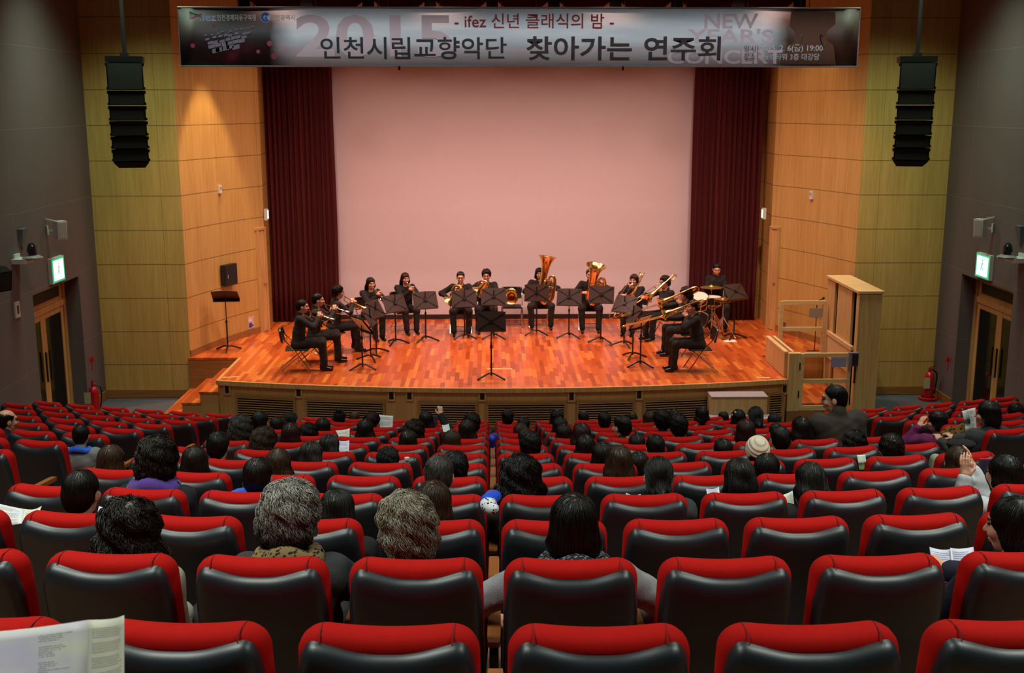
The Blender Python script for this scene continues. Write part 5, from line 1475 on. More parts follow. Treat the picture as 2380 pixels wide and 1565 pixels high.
# empty chair with a spare horn resting on it
q = G(1190, 757, ZS); folding(q.x, q.y+.05, PI, 'empty folding chair with a brass horn resting on it')
c0 = Vector((q.x-.02, q.y-.03, ZS+.66))
h = horn('spare brass french horn standing bell forward on the empty folding chair', c0+Vector((.02, .05, .18)), c0+Vector((0, .08, .0)), c0+Vector((.0, -.20, -.02)), (-.05, -1, .02), .145)
def tubist(feet, face, hair, hm, lb, il, chair, rim, bow, side, rB, hands, **kw):
    ps = dict(lean=.03, pitch=-.06, neck_y=.03, spread=.20); ps.update(kw.pop('extra', {})); M_ = mouth_of(ps)
    ps.update(hand_r=hands[0], hand_l=hands[1], hdir_r=(-.5, .6, .2), hdir_l=(.3, .6, .5), pole_r=(.9, -.2, -.5), pole_l=(-.9, -.2, -.4))
    Mw, p = add_musician(feet, face, ps, hair, hm, lb, chair=chair, **kw)
    t = tuba(il, None, Vector(rim), Vector(bow), side, M_, rB); t.matrix_world = Mw
tubist((1258, 767), 176, 'bob', M_HK, 'person with black bob hair playing the tall upright tuba', 'tall brass tuba with its bell pointing straight up before the black bobbed player', 'folding chair under the tall tuba player', (-.17, .27, 1.58), (-.0, .31, .575), (-1, .0, 0), .20, ((.12, .27, .90), (-.27, .25, .86)), sc_=.94, extra=dict(spread=.23))
tubist((1372, 774), 182, 'short', M_HK, 'person in black suit hidden behind a tuba with a forward tilted bell', 'brass tuba with its wide bell tilted forward hiding the face of its player', 'folding chair under the tuba player with hidden face', (-.12, .47, 1.43), (.02, .27, .585), (-1, .0, 0), .215, ((.17, .30, .83), (-.28, .24, .95)), var=1, extra=dict(spread=.19))
def trombonist(feet, face, down, hair, hm, lb, il, chair, dyaw=0.0, extra=None, roll=0.0, **kw):
    ps = dict(lean=.08, pitch=-.08, neck_y=.045, spread=.13); ps.update(extra or {}); M_ = mouth_of(ps)
    d = Vector((math.sin(dyaw)*math.cos(down), math.cos(dyaw)*math.cos(down), -math.sin(down))); u = Vector((math.sin(roll), 0, math.cos(roll))); u = (u-d*u.dot(d)).normalized(); x = d.cross(u)
    ps.update(hand_r=tuple(M_+d*.40+x*.10-u*.06), hand_l=tuple(M_+d*.02-x*.055-u*.10), hdir_r=tuple(d*.35-x*.6+u*.6), hdir_l=tuple(d*.4+x*.4+u*.8), palm_r=tuple(-x+d*.2), palm_l=tuple(x), pole_r=(.8, -.1, -.7), pole_l=(-.8, -.1, -.7))
    Mw, p = add_musician(feet, face, ps, hair, hm, lb, chair=chair, **kw)
    aim(trombone(il), Mw, M_, d, u)
trombonist((1458, 781), 205, .55, 'bob', M_HR, 'person with reddish brown bob hair in black playing trombone beside the tubas', 'trombone of the bobbed player beside the tubas', 'folding chair under the bobbed trombonist', .10, dict(spread=.12), roll=-.5, sc_=.92)
trombonist((1505, 792), 244, .50, 'thick', M_HK, 'person with glasses and short hair playing trombone, second from the tubas', 'trombone of the second player from the tubas', 'folding chair under the second trombonist', .0, None, roll=-.35, glass=True)
trombonist((1545, 826), 262, .28, 'curl', M_HN, 'person with curly brown hair and glasses playing trombone, third from the tubas', 'trombone of the curly haired player', 'folding chair under the curly haired trombonist', .0, None, glass=True)
trombonist((1560, 862), 270, .25, 'short', M_HN, 'person in black suit playing trombone nearest the stage edge before the lift', 'trombone nearest the stage edge', 'folding chair under the trombonist nearest the stage edge', .0, dict(lean=.13), var=1)
# percussionist with cymbal, drums and stands
dorg = G(1665, 766, ZS)+Vector((0, .25, 0)); hz = (P(1665, 694, dorg.y-.38).z-ZS)/.96
ps = dict(pelvis=.63, lean=.07, pitch=-.34, shoulder=.158, spread=.19, hand_r=(.13, .34, hz), hand_l=(-.15, .34, hz), hdir_r=(-.2, .9, -.1), hdir_l=(.2, .9, -.1), palm_r=(0, 0, -1), palm_l=(0, 0, -1), pole_r=(.6, -.4, -.7), pole_l=(-.6, -.4, -.7))
Mw, p = add_musician(None, 184, ps, 'short', M_HK, 'person in black shirt sitting behind the drums and cymbal', .96, 0, origin=dorg)
t = thing('drum_stool', 'round black stool under the percussionist', 'stool', (dorg.x, dorg.y, ZS))
m = MB(); m.lathe([(0, .43), (.14, .43), (.155, .445), (.155, .475), (.14, .495), (0, .50)], None, 24); m.build('stool_seat', mat('black_chair_vinyl', '#0f0f11'), t)
for k in range(3):
    a_ = k*2.094+.5; m = MB(); m.tube([(0, 0, .30), (math.cos(a_)*.22, math.sin(a_)*.22, .012)], .012, 7); m.build('stool_leg', M_CHROME, t)
m = MB(); m.tube([(0, 0, .2), (0, 0, .44)], .015, 8); m.build('stool_post', M_CHROME, t)
for s, nm in ((1, 'wooden drumstick in the percussionist\'s hand over the snare drum'), (-1, 'wooden drumstick in the percussionist\'s hand by the cymbal')):
    m = MB(); a = Vector((s*.13, .40, hz+.0)); b_ = a+Vector((-s*.10, .32, -.02)); m.tube([a-Vector((-s*.02, .07, 0)), b_], [.007, .005], 6); m.ball(b_, .008, 8, 5); m.xf(Mw)
    tag(m.build('drumstick', mat('drumstick_wood', '#d8b07a', .5)), nm, 'drumstick', 'drumsticks')
def tripod_base(t, top, r, mat_=None, h0=.32, legs=3, rot=0.0):
    mm = mat_ or M_CHROME
    for k in range(legs):
        a = rot+2*PI*k/legs; m = MB(); m.tube([(0, 0, h0+.12), (math.cos(a)*r*.75, math.sin(a)*r*.75, .12), (math.cos(a)*r, math.sin(a)*r, .012)], .011, 7); m.ball((math.cos(a)*r, math.sin(a)*r, .016), .016, 8, 6); m.build('stand_leg', mm, t)
    m = MB(); m.tube([(0, 0, .15), (0, 0, top)], .0105, 8); m.lathe([(.018, h0+.08), (.02, h0+.14), (.015, h0+.16)], None, 10); m.lathe([(.016, top*.62), (.018, top*.62+.05), (.012, top*.62+.06)], None, 10); m.build('stand_pole', mm, t)
def drum(t, c, r, h, shell, tilt=0.0, hoop=True):
    Mx = Matrix.Translation(c) @ Matrix.Rotation(tilt, 4, 'X')
    m = MB(); m.lathe([(r*.97, 0), (r, .004), (r, h-.004), (r*.97, h)], Mx, 28); s_ = m.build('shell', shell, t)
    m = MB(); m.lathe([(0, h+.004), (r*.98, h+.004)], Mx, 28); m.build('drum_head', mat('drum_head_white', '#e6ded0', .55), t)
    m = MB()
    for z in (.0, h): m.lathe([(r, z-.012), (r+.010, z-.012), (r+.010, z+.012), (r, z+.012)], Mx, 28)
    m.build('chrome_hoop', M_CHROME, t)
    m = MB()
    for k in range(8):
        a = 2*PI*k/8; m.tube([Mx @ Vector((math.cos(a)*(r+.012), math.sin(a)*(r+.012), .0)), Mx @ Vector((math.cos(a)*(r+.012), math.sin(a)*(r+.012), h))], .007, 6)
    m.build('tension_lugs', M_CHROME, s_)
q = G(1650, 766, ZS)
t = thing('cymbal', 'thin brass cymbal level on a chrome stand before the percussionist', 'cymbal', (q.x, q.y, ZS)); zc = P(1650, 667, q.y).z-ZS; tripod_base(t, zc-.02, .30, rot=.5)
m = MB(); m.lathe([(.012, .03), (.04, .028), (.055, .012), (.16, .0), (.225, -.012), (.225, -.015), (.0, .005)], Matrix.Translation((0, 0, zc)), 32); m.build('cymbal_plate', mat('cymbal_bronze', '#f0cf7e', .42, 1.0), t)
m = MB(); m.lathe([(0, .07), (.012, .068), (.014, .05), (.012, .03)], Matrix.Translation((0, 0, zc)), 10); m.build('wing_nut', M_CHROME, t)
q = G(1648, 772, ZS)+Vector((-.02, -.32, 0)); zs_ = P(1648, 708, q.y).z-ZS
t = thing('snare_drum', 'chrome hooped snare drum on a stand below the cymbal', 'drum', (q.x, q.y, ZS)); tripod_base(t, zs_-.02, .26, h0=.22, rot=1.2); drum(t, (0, 0, zs_), .175, .15, M_BLACK)
m = MB(); 
for k in range(3):
    a = k*2.094+.3; m.tube(spline([(0, 0, zs_-.10), (math.cos(a)*.12, math.sin(a)*.12, zs_-.06), (math.cos(a)*.19, math.sin(a)*.19, zs_-.01), (math.cos(a)*.195, math.sin(a)*.195, zs_+.02)], 4), .008, 6)
m.build('basket_arm', M_CHROME, t)
q = G(1622, 778, ZS); zs_ = P(1622, 712, q.y).z-ZS
t = thing('tom_drum', 'black tom drum with chrome hoops tilted beside the curly haired trombonist', 'drum', (q.x, q.y, ZS)); tripod_base(t, zs_-.02, .28, h0=.25, rot=.2); drum(t, (0, 0, zs_), .165, .24, M_BLACK, .45)
q = G(1678, 786, ZS); zh = P(1678, 700, q.y).z-ZS
t = thing('hi_hat_stand', 'chrome hi hat stand with spread legs before the percussionist', 'cymbal stand', (q.x, q.y, ZS)); tripod_base(t, zh+.22, .27, rot=-.4)
for dz in (0, .035):
    m = MB(); s_ = 1 if dz else -1; m.lathe([(.012, s_*.028), (.04, s_*.024), (.055, s_*.008), (.17, 0), (.17, .004), (0.0, s_*.012)], Matrix.Translation((0, 0, zh+dz)) , 28); m.build('hi_hat_cymbal', mat('cymbal_bronze', '#f0cf7e'), t)
m = MB(); m.box((0, -.14, .03), (.08, .26, .016), Matrix.Rotation(math.radians(-9), 3, 'X')); m.build('foot_pedal', M_CHROME, t)
# microphone stand inside the lift gate
q = G(1893, 812, ZS); 
t = thing('microphone_stand', 'black microphone stand with round base behind the lift gate', 'microphone stand', (q.x-.12, 20.02-.0, ZS)); t.location.y = 20.35; t.location.x = P(1893, 812, 20.35).x
m = MB(); m.lathe([(0, 0), (.15, 0), (.15, .012), (.03, .03), (0, .03)], None, 20); m.build('round_base', M_BLKM, t)
m = MB(); m.tube([(0, 0, .02), (0, 0, .95)], .010, 8); m.build('pole', M_BLKM, t)
m = MB(); m.tube([(-.05, 0, .94), (.10, 0, 1.02)], .014, 8); m.ball((.115, 0, 1.03), .026, 10, 7); m.build('microphone', M_BLKM, t)
# water bottle and marks on the stage
q = G(984, 775, ZS)
t = thing('water_bottle', 'clear water bottle on the stage beside the trumpeter with reddish hair', 'bottle', (q.x, q.y, ZS))
M_PET = mat('clear_bottle', '#dfe6e6', .1, spec=.6); M_PET.node_tree.nodes['Principled BSDF'].inputs['Transmission Weight'].default_value = .85
m = MB(); m.lathe([(0, .002), (.03, .002), (.033, .01), (.033, .14), (.028, .165), (.013, .195), (.013, .21)], None, 16); m.build('bottle_body', M_PET, t)
m = MB(); m.lathe([(0, .21), (.016, .21), (.016, .228), (0, .23)], None, 12); m.build('cap', M_WPL, t)
for px, py, w_, d_, lb, rz in ((1147, 858, .22, .07, 'pale tape mark beside the central music stand foot', 0), (1176, 858, .22, .07, 'pale tape mark just past the central music stand', 0), (537, 877, .26, .06, 'pale tape mark at the stage corner by the stairs', .2), (741, 859, .2, .07, 'pale tape mark under the chair of the edge trumpeter', .3), (1591, 857, .16, .06, 'pale tape mark under the chair of the edge trombonist', -.2), (1774, 878, .22, .06, 'pale tape mark at the stage corner by the lift', -.2)):
    q = G(px, py, ZS); m = MB(); m.box((0, 0, .001), (w_, d_, .002)); o = m.build('tape_mark', mat('pale_tape', '#d8ae74', .6)); o.location = (q.x, q.y, ZS+.0005); o.rotation_euler = (0, 0, rz); tag(o, lb, 'tape', 'tape marks on the stage floor')
q = G(1696, 793, ZS); m = MB(); m.box((0, 0, .003), (.24, .2, .004)); o = m.build('paper_sheet', M_PAPER); o.location = (q.x, q.y, ZS); tag(o, 'white paper lying on the stage by the percussion music stand', 'paper')
# ---------------------------------------------------------------- the audience
AUD = dict(pelvis=.50, pelvis_y=.06, lean=-.20, torso=.46, neck_y=.05, neck_z=.15, pitch=-.12, coat=.010, fat=1.05, hand_r=(.09, .30, .62), hand_l=(-.09, .31, .60), grip='rest', hdir_r=(-.5, .8, -.1), hdir_l=(.5, .8, -.1), palm_r=(0, 0, -1), palm_l=(0, 0, -1), res=.017, shoulder=.158, pole_r=(.12, -.5, -.9), pole_l=(-.12, -.5, -.9))
def tmpl(**kw):
    d = dict(AUD); d.update(kw); return person_parts(d)
T_ = {'f': tmpl(), 'd': tmpl(pitch=-.38, neck_y=.075, neck_z=.135), 'l': tmpl(yaw=-.62), 'r': tmpl(yaw=.62), 'w': tmpl(hand_r=(.30, .22, .60), hand_l=(-.34, .20, .60), pole_r=(1, -.1, -.2), pole_l=(-1, -.1, -.2), shoulder=.175),
      'p': tmpl(hand_r=(.16, .30, 1.10), hdir_r=(-.1, .3, .9), palm_r=(-.4, .9, 0), grip_r='grip', pole_r=(.8, .2, -.8)),
      'c': tmpl(yaw=-.45, hand_r=(-.05, .30, 1.05), hand_l=(-.14, .22, 1.02), hdir_r=(-.2, .2, .95), hdir_l=(-.1, .1, 1), palm_r=(-.8, .3, 0), palm_l=(.6, .5, 0), grip='rest'),
      'h': tmpl(yaw=-.9, hand_l=(-.17, .12, 1.02), hdir_l=(.5, .1, .8), palm_l=(.7, .2, -.3)),
      'b': tmpl(yaw=-.75, hand_l=(-.26, .36, .74), hand_r=(-.08, .42, .74), hdir_l=(.1, .8, .4), hdir_r=(-.4, .8, .3), grip='grip'),
      'm': tmpl(yaw=-1.0, pitch=-.15, lean=.05, side=-.22, collar=.02, coat=.028, fat=1.12, shoulder=.19),
      'x': tmpl(hand_r=(.24, .30, .64), hand_l=(-.2, .3, .62), pole_r=(1, -.1, -.3), yaw=.35)}
CL = {}
def cloth(c):
    if c not in CL: CL[c] = cloth_mat({'k': 'black_coat', 'n': 'navy_coat', 'g': 'grey_sweater', 'G': 'sparkly_grey_cardigan', 'c': 'charcoal_coat', 'b': 'brown_tweed_jacket', 'u': 'bright_blue_padded_jacket', 'p': 'magenta_padded_jacket', 'f': 'pale_fur_coat', 'w': 'white_sleeve_coat', 'o': 'olive_coat'}[c], {'k': '#131314', 'n': '#171a30', 'g': '#7c8080', 'G': '#8a8b90', 'c': '#34383a', 'b': '#3a352c', 'u': '#2b63d8', 'p': '#6f1f56', 'f': '#a39c8c', 'w': '#b8bcc0', 'o': '#3a3a2c'}[c], .9, 160.0, .4, 0, .2)
    return CL[c]
HD = {'short': 'short', 'thick': 'thick', 'bob': 'bobbed', 'long': 'long', 'pony': 'ponytailed', 'bun': 'bunned', 'curl': 'curly', 'perm': 'big curly', 'bald': 'balding', 'hat': 'covered', 'beret': 'covered'}
HCN = dict(K='black', N='dark', B='brown', R='reddish', G='greying', S='silver', T='beige grey')
taken = {}
def audience(px, py, n, hair, hc, tp='f', cl='k', lb=None, var=0, extra=None, turn=0.0, sc0=None):
    D = D0+PITCH*n; x = P(px, py, D).x; y = D+x*x/44+.30
    q = P(px, py, y); x = q.x; y = D+x*x/44+.30; q = P(px, py, y); x = q.x
    zt = q.z-row_z(n); T = T_[tp]
    top = (T['head'] @ Vector((0, -.02, .125))).z+{'perm': .016, 'curl': .012, 'bun': .028}.get(hair, .004)
    s = sc0 or max(.80, min(1.06, zt/top))
    rz = math.atan(x/22.0)-turn
    hx, hy = T['Hd'].x*s, T['Hd'].y*s
    o = put('person', T['body']); o.location = (x-hx*math.cos(rz)+hy*math.sin(rz), y+.0, row_z(n)+max(-.25, zt-top*s)); o.rotation_euler = (0, 0, rz); o.scale = (s,)*3
    k = round((x+.55)/SEATP-.5)
    if lb is None:
        key = (n, k)
        if key in taken: print('DOUBLE', key, px, py)
        taken[key] = 1
        lb = 'person with %s %s hair in %s, %s %s of middle gap' % (HD[hair], HCN[hc], rowname(n), WORDS[(k+1) if k >= 0 else -k], 'right' if k >= 0 else 'left')
    tag(o, lb, 'person', 'audience members seen from behind')
    j = put('jacket', T['jacket'], o); objmat(j, cloth(cl)); t = put('trousers', T['trousers'], o)
    if n <= 2:
        for an, toe in T['feet']: s_ = put('shoe', SHOE, o); s_.location = an
    if hair == 'hat':
        place_hair(o, 'short', var, HM[hc], T['head'])
        f = F(.02); f.e((0, -.02, .045), (.098, .118, .112)); fn = lambda p: np.maximum(f(p)+.0035*np.sin((p[:, 2]*.8-p[:, 1]*.6)*190), -(p[:, 2]+p[:, 1]*-.25+.02))
        v, g_ = nets(fn, (-.1, -.14, -.08), (.1, .1, .16), .006); h = put('knit_hat', MeshData().add(v, g_).mesh('knit_hat', [cloth_mat('cream_knit', '#d8cbb4', .95, 300, .5)]), o); h.matrix_local = T['head']; h['label'] = 'ribbed cream knit hat'
    elif hair == 'beret':
        place_hair(o, 'bob', var, HM[hc], T['head'])
        f = F(.03); f.e((.01, -.02, .088), (.128, .13, .045)).e((0, -.01, .055), (.092, .108, .05))
        v, g_ = nets(f, *f.bounds(), .009); h = put('beret', MeshData().add(v, g_).mesh('beret', [cloth_mat('black_felt', '#101416', .95, 300, .4)]), o); h.matrix_local = T['head']; h['label'] = 'flat black beret'
    else: place_hair(o, hair, var, HM[hc], T['head'])
    Nk = T['Nk']
    def torus(nm, R0, r, col, dz=0.0, sq=.8, pat=None):
        m = MB(); pts = [(R0*math.cos(a), R0*sq*math.sin(a)-.01, .02+dz+.012*math.sin(3*a)-.02*math.sin(a)) for a in np.linspace(0, 2*PI, 25)[:-1]]
        pts.append(pts[0]); m.tube(pts, [r*(1+.12*math.sin(5*k)) for k in range(25)], 9, cap=False); sc_o = m.build(nm, col, o, 180); sc_o.location = Nk+Vector((0, 0, .0)); return sc_o
    a_big = cl == 'u'
    for e in (extra or []):
        if e == 'purple': torus('scarf', .105, .05, cloth_mat('purple_wool', '#4c2f86', .95, 120, .6, .2), -.0)['label'] = 'purple wool scarf'
        elif e == 'leopard': torus('scarf', .10, .042, spots_mat('leopard_print', '#8a744c', '#1a140c', 62), -.0)['label'] = 'leopard print scarf'
        elif e == 'dots': torus('scarf', .11, .045, spots_mat('dotted_scarf', '#0d0f12', '#7d8488', 70), -.01)['label'] = 'black scarf with pale dots'
        elif e == 'bluecollar': torus('jacket_collar', .145 if a_big else .10, .045 if a_big else .034, cloth('u'), .012 if a_big else -.02)['label'] = 'bright blue collar'
        elif e == 'hood': torus('hood', .12, .055, cloth(cl), -.04)
        elif e == 'fur': torus('fur_collar', .13, .06, cloth('f'), -.06)['label'] = 'pale fur collar'
        elif e == 'glasses': glasses(o, T['head'])
        elif e == 'clip':
            m = MB()
            for kx in (-.012, 0, .012): m.box((.01+kx, -.105, .085), (.008, .02, .035))
            h = m.build('hair_clip', mat('glittering_clip', '#8a8e98', .15, 1.0), o); h.matrix_local = T['head']
        elif e == 'whiteclip':
            m = MB(); m.ball((-.06, -.06, .10), (.014, .02, .012)); m.ball((-.085, -.03, .06), (.012, .02, .012)); h = m.build('hair_clip', M_WPL, o); h.matrix_local = T['head']
        elif e == 'band':
            m = MB(); m.tube([(.03*math.cos(a), -.108, -.035+.025*math.sin(a)) for a in np.linspace(0, 2*PI, 13)], .007, 6, cap=False); h = m.build('hair_band', mat('brown_hair_band', '#4a2a20', .7), o); h.matrix_local = T['head']
        elif e == 'greentie':
            m = MB(); m.ball((.03, -.07, .105), (.012, .008, .008)); h = m.build('hair_tie', mat('lime_hair_tie', '#a6d020', .5), o); h.matrix_local = T['head']
    return o, T, s
def spots_mat(name, c0, c1, sc_):
    if name in MATS: return MATS[name]
    m = bpy.data.materials.new(name); m.use_nodes = True; t = NT(m); MATS[name] = m
    v = t.node('ShaderNodeTexVoronoi'); v.inputs['Scale'].default_value = sc_; t.link(t.coord(), v.inputs['Vector'])
    t.base(t.mix(t.math('LESS_THAN', v.outputs['Distance'], .38), lin(c0), lin(c1))); t.b.inputs['Roughness'].default_value = .9
    return m
R_ = 'ROW'
AT = [
 (255, 1037, 4, 'bob', 'B'), (361, 1022, 3, 'curl', 'N', 'f', 'k', None, 0, ['purple']), (451, 1040, 4, 'bob', 'N', 'f', 'k', None, 1), (183, 1095, 2, 'short', 'K'), (296, 1166, 1, 'perm', 'N', 'f', 'f', None, 0, ['fur']),
 (505, 1004, 5, 'short', 'K', 'f', 'k', None, 1), (558, 970, 7, 'curl', 'G'), (603, 956, 8, 'short', 'K'), (613, 998, 6, 'curl', 'B', 'r', 'k', None, 0, ['glasses']), (643, 970, 9, 'short', 'N'), (675, 958, 10, 'pony', 'K'),
 (675, 985, 7, 'bob', 'R'), (715, 988, 8, 'curl', 'K'), (750, 973, 9, 'bob', 'K'), (789, 950, 11, 'bun', 'K'), (823, 959, 12, 'short', 'B'), (865, 962, 10, 'thick', 'R', 'r'), (848, 976, 8, 'long', 'K'), (763, 1015, 6, 'bob', 'K', 'd'),
 (720, 1032, 5, 'bob', 'N', 'd'), (645, 1045, 4, 'long', 'B'), (597, 1065, 3, 'short', 'N', 'f', 'u', None, 0, ['bluecollar']), (672, 1130, 1, 'curl', 'S', 'x', 'c', None, 0, ['leopard', 'glasses']), (780, 1148, 2, 'bob', 'K', 'd', 'k', None, 1),
 (900, 1048, 5, 'thick', 'K', 'd'), (948, 1001, 7, 'bob', 'N', 'f', 'k', None, 1), (962, 980, 8, 'curl', 'N'), (990, 957, 10, 'long', 'K', 'p'), (1050, 1002, 7, 'bob', 'B'), (1085, 977, 8, 'long', 'N'), (1097, 963, 9, 'thick', 'K'),
 (1020, 1060, 3, 'short', 'G', 'f', 'k', None, 0), (1057, 1056, 4, 'thick', 'K'), (1006, 1122, 2, 'bob', 'B', 'f', 'c', None, 0), (940, 1158, 1, 'curl', 'T', 'l', 'k', None, 0, ['glasses']), (1180, 952, 11, 'short', 'K'), (1217, 970, 10, 'short', 'N'),
 (1210, 985, 9, 'bob', 'B'), (1222, 996, 8, 'bob', 'R'), (1233, 1008, 6, 'thick', 'K'), (1210, 1064, 3, 'perm', 'K', 'f', 'k', None, 1, ['clip']), (1335, 1153, 1, 'bob', 'K', 'w', 'G', None, 0, ['dots']), (1295, 953, 11, 'bob', 'K'), (1302, 971, 9, 'bob', 'K'),
 (1311, 987, 8, 'bob', 'N'), (1352, 985, 7, 'long', 'R'), (1361, 1012, 6, 'long', 'K'), (1356, 956, 12, 'short', 'K'), (1405, 958, 10, 'short', 'K'), (1446, 967, 8, 'short', 'K', 'l'), (1470, 960, 12, 'short', 'N'), (1402, 1030, 5, 'bob', 'K'),
 (1440, 1037, 4, 'long', 'B', 'f', 'k', None, 1), (1485, 1052, 5, 'bob', 'N', 'f', 'k', 'person with dark bobbed hair half hidden behind the long brown hair, fifth row from camera'), (1481, 1010, 7, 'bob', 'N'), (1524, 1011, 6, 'short', 'K', 'f', 'k', None, 1), (1532, 1063, 3, 'pony', 'K', 'f', 'c', None, 0, ['band']), (1510, 957, 11, 'bob', 'B'),
 (1540, 956, 9, 'thick', 'K', 'f', 'n', None, 0, ['hood']), (1567, 953, 11, 'bob', 'N'), (1578, 968, 8, 'thick', 'K', 'f', 'n', None, 0, ['hood']), (1632, 946, 11, 'long', 'K', 'f', 'k', 'person with long black hair beside the grey topped steps, third row from stage'), (1682, 957, 12, 'short', 'K'), (1682, 1021, 6, 'bob', 'K'), (1724, 1074, 3, 'bob', 'K', 'd', 'k', None, 1),
 (1717, 953, 10, 'bob', 'K', 'f', 'k', None, 0, ['whiteclip']), (1757, 945, 9, 'pony', 'K'), (1802, 964, 10, 'bob', 'K', 'd'), (1734, 977, 7, 'bob', 'R'), (1805, 985, 8, 'short', 'K'), (1815, 992, 6, 'short', 'K'), (1864, 970, 7, 'long', 'K'), (1762, 1022, 5, 'hat', 'K', 'f', 'k', 'person in a ribbed cream knit hat, sixth row from camera'),
 (1786, 1057, 4, 'bob', 'K', 'r'), (1890, 1083, 3, 'long', 'K', 'd'), (1988, 1006, 6, 'curl', 'K'), (2074, 1014, 5, 'thick', 'N'), (2233, 1023, 5, 'beret', 'K', 'f', 'k', 'person in a flat black beret, sixth row from camera'), (2230, 1040, 4, 'bob', 'B'), (2340, 1060, 3, 'long', 'K', 'c', 'w', 'person with long black hair raising both hands to take a picture', 0, ['greentie']),
 (2368, 1160, 1, 'long', 'K', 'b', 'n', 'person with long black hair holding an open leaflet at the photo edge', 1),
 (-8, 1528, -1, 'bob', 'K', 'b', 'k', 'person at the bottom photo corner holding the large concert leaflet', 0),
 (12, 952, 7, 'bald', 'K', 'r', 'n', 'balding person with glasses in the left side block near the aisle', 0, ['glasses']),
 (2180, 957, 8, 'bob', 'K', 'h', 'p', 'person in magenta padded jacket with a hand raised to the head, right side block'),
 (2300, 934, 7, 'bob', 'K', 'b', 'c', 'person with black bob reading a leaflet in the right side block'),
 (2362, 941, 9, 'thick', 'K', 'f', 'w', 'person with black hair and pale jacket by the right wall'),
]
AUDP = {}
for a in AT: AUDP[(a[0], a[2])] = audience(*a)
AUDP['boy'] = audience(186, 987, 6.55, 'short', 'K', 'f', 'g', 'child in grey sweater with blue collar sitting at the left aisle', 1, ['bluecollar'], -.15, .84)
AUDP['man'] = audience(1948, 901, 7.1, 'short', 'K', 'm', 'b', 'person with glasses in brown tweed jacket sitting upright turned towards the left', 0, ['glasses'], -.15, 1.07)

# occupied seats: the cushions are pressed down under their sitters
_seats = [o for o in bpy.data.objects if o.parent is None and o.name.startswith('theatre_seat')]
for o_, T_p, s_p in AUDP.values():
    near = min(_seats, key=lambda s: (s.location.x-o_.location.x)**2+(s.location.y+.28-o_.location.y)**2)
    low = min(.14, max(.05, .105+.10*(1-s_p)+max(0, near.location.z-o_.location.z)))
    for ch in near.children:
        if ch.name.startswith(('seat_cushion', 'seat_pan')) and ch.location.z == 0: ch.location.z = -low
# ---------------------------------------------------------------- leaflets and small belongings
def page_mat(name, base, tint, ink, lines=24, u0=.10):
    m = bpy.data.materials.new(name); m.use_nodes = True; t = NT(m); MATS[name] = m
    uv = t.xyz(t.coord('UV')); u, v = uv[0], uv[1]
    big = t.noise(t.coord('UV'), 2.2, 2.0)
    col = t.mix(t.math('MULTIPLY', t.math('GREATER_THAN', big, .5), .5), lin(base), lin(tint)) if False else t.ramp(big, [(.35, lin(base)), (.65, lin(tint))])
    lv = t.math('MULTIPLY', v, float(lines)); row = t.math('FLOOR', lv)
    wn = t.node('ShaderNodeTexWhiteNoise', noise_dimensions='1D'); t.link(row, wn.inputs['W'])
    inl = t.math('LESS_THAN', t.math('FRACT', lv), .42)
    ch = t.noise(t.comb(t.math('MULTIPLY', u, 70.0), row, 0.0), 1.0, 1.0); word = t.math('GREATER_THAN', ch, .43)
    end = t.math('LESS_THAN', u, t.math('ADD', .72, t.math('MULTIPLY', wn.outputs[0], .2)))
    mar = t.math('MULTIPLY', t.math('GREATER_THAN', u, u0), t.math('MULTIPLY', t.math('LESS_THAN', v, .90), t.math('GREATER_THAN', v, .08)))
    para = t.math('GREATER_THAN', t.math('FRACT', t.math('MULTIPLY', row, 1.0/8.0)), .13)
    f = t.math('MULTIPLY', t.math('MULTIPLY', t.math('MULTIPLY', inl, word), t.math('MULTIPLY', end, mar)), t.math('MULTIPLY', para, .75))
    t.base(t.mix(f, col, lin(ink))); t.b.inputs['Roughness'].default_value = .6
    return m
PG_W = page_mat('printed_page_white', '#d9dad2', '#cfd2dc', '#4c4a4c'); PG_L = page_mat('printed_page_lilac', '#c9cbe6', '#dcd9e8', '#5a566c', 16); PG_C = page_mat('printed_page_cream', '#dcd9c4', '#d2d4c6', '#55524e', 30)
PG_N = page_mat('printed_page_near', '#cfc8e0', '#dedfd0', '#55535c', 42, .66)
PG_N2 = page_mat('printed_page_near_end', '#dedbc6', '#d2d4c6', '#55524e', 44, .08)
def picture_mat(name, cs):
    m = bpy.data.materials.new(name); m.use_nodes = True; t = NT(m); MATS[name] = m
    uv = t.xyz(t.coord('UV')); n = t.noise(t.coord('UV'), 5.0, 4.0)
    f = t.math('ADD', uv[1], t.math('MULTIPLY', t.math('SUBTRACT', n, .5), .25))
    t.base(t.ramp(f, [(i/len(cs), lin(c)) for i, c in enumerate(cs)])); t.b.inputs['Roughness'].default_value = .5
    return m
PIC_G = picture_mat('printed_landscape', ['#a4a03a', '#6d8c3c', '#5f7d48', '#22281e', '#cdd6c0', '#dfe6d4', '#dfe6d4'])
PIC_B = picture_mat('printed_dark_photo', ['#c8cac4', '#d4d6d0', '#303c2c', '#20281c', '#a8b0a4', '#d0d4cc'])
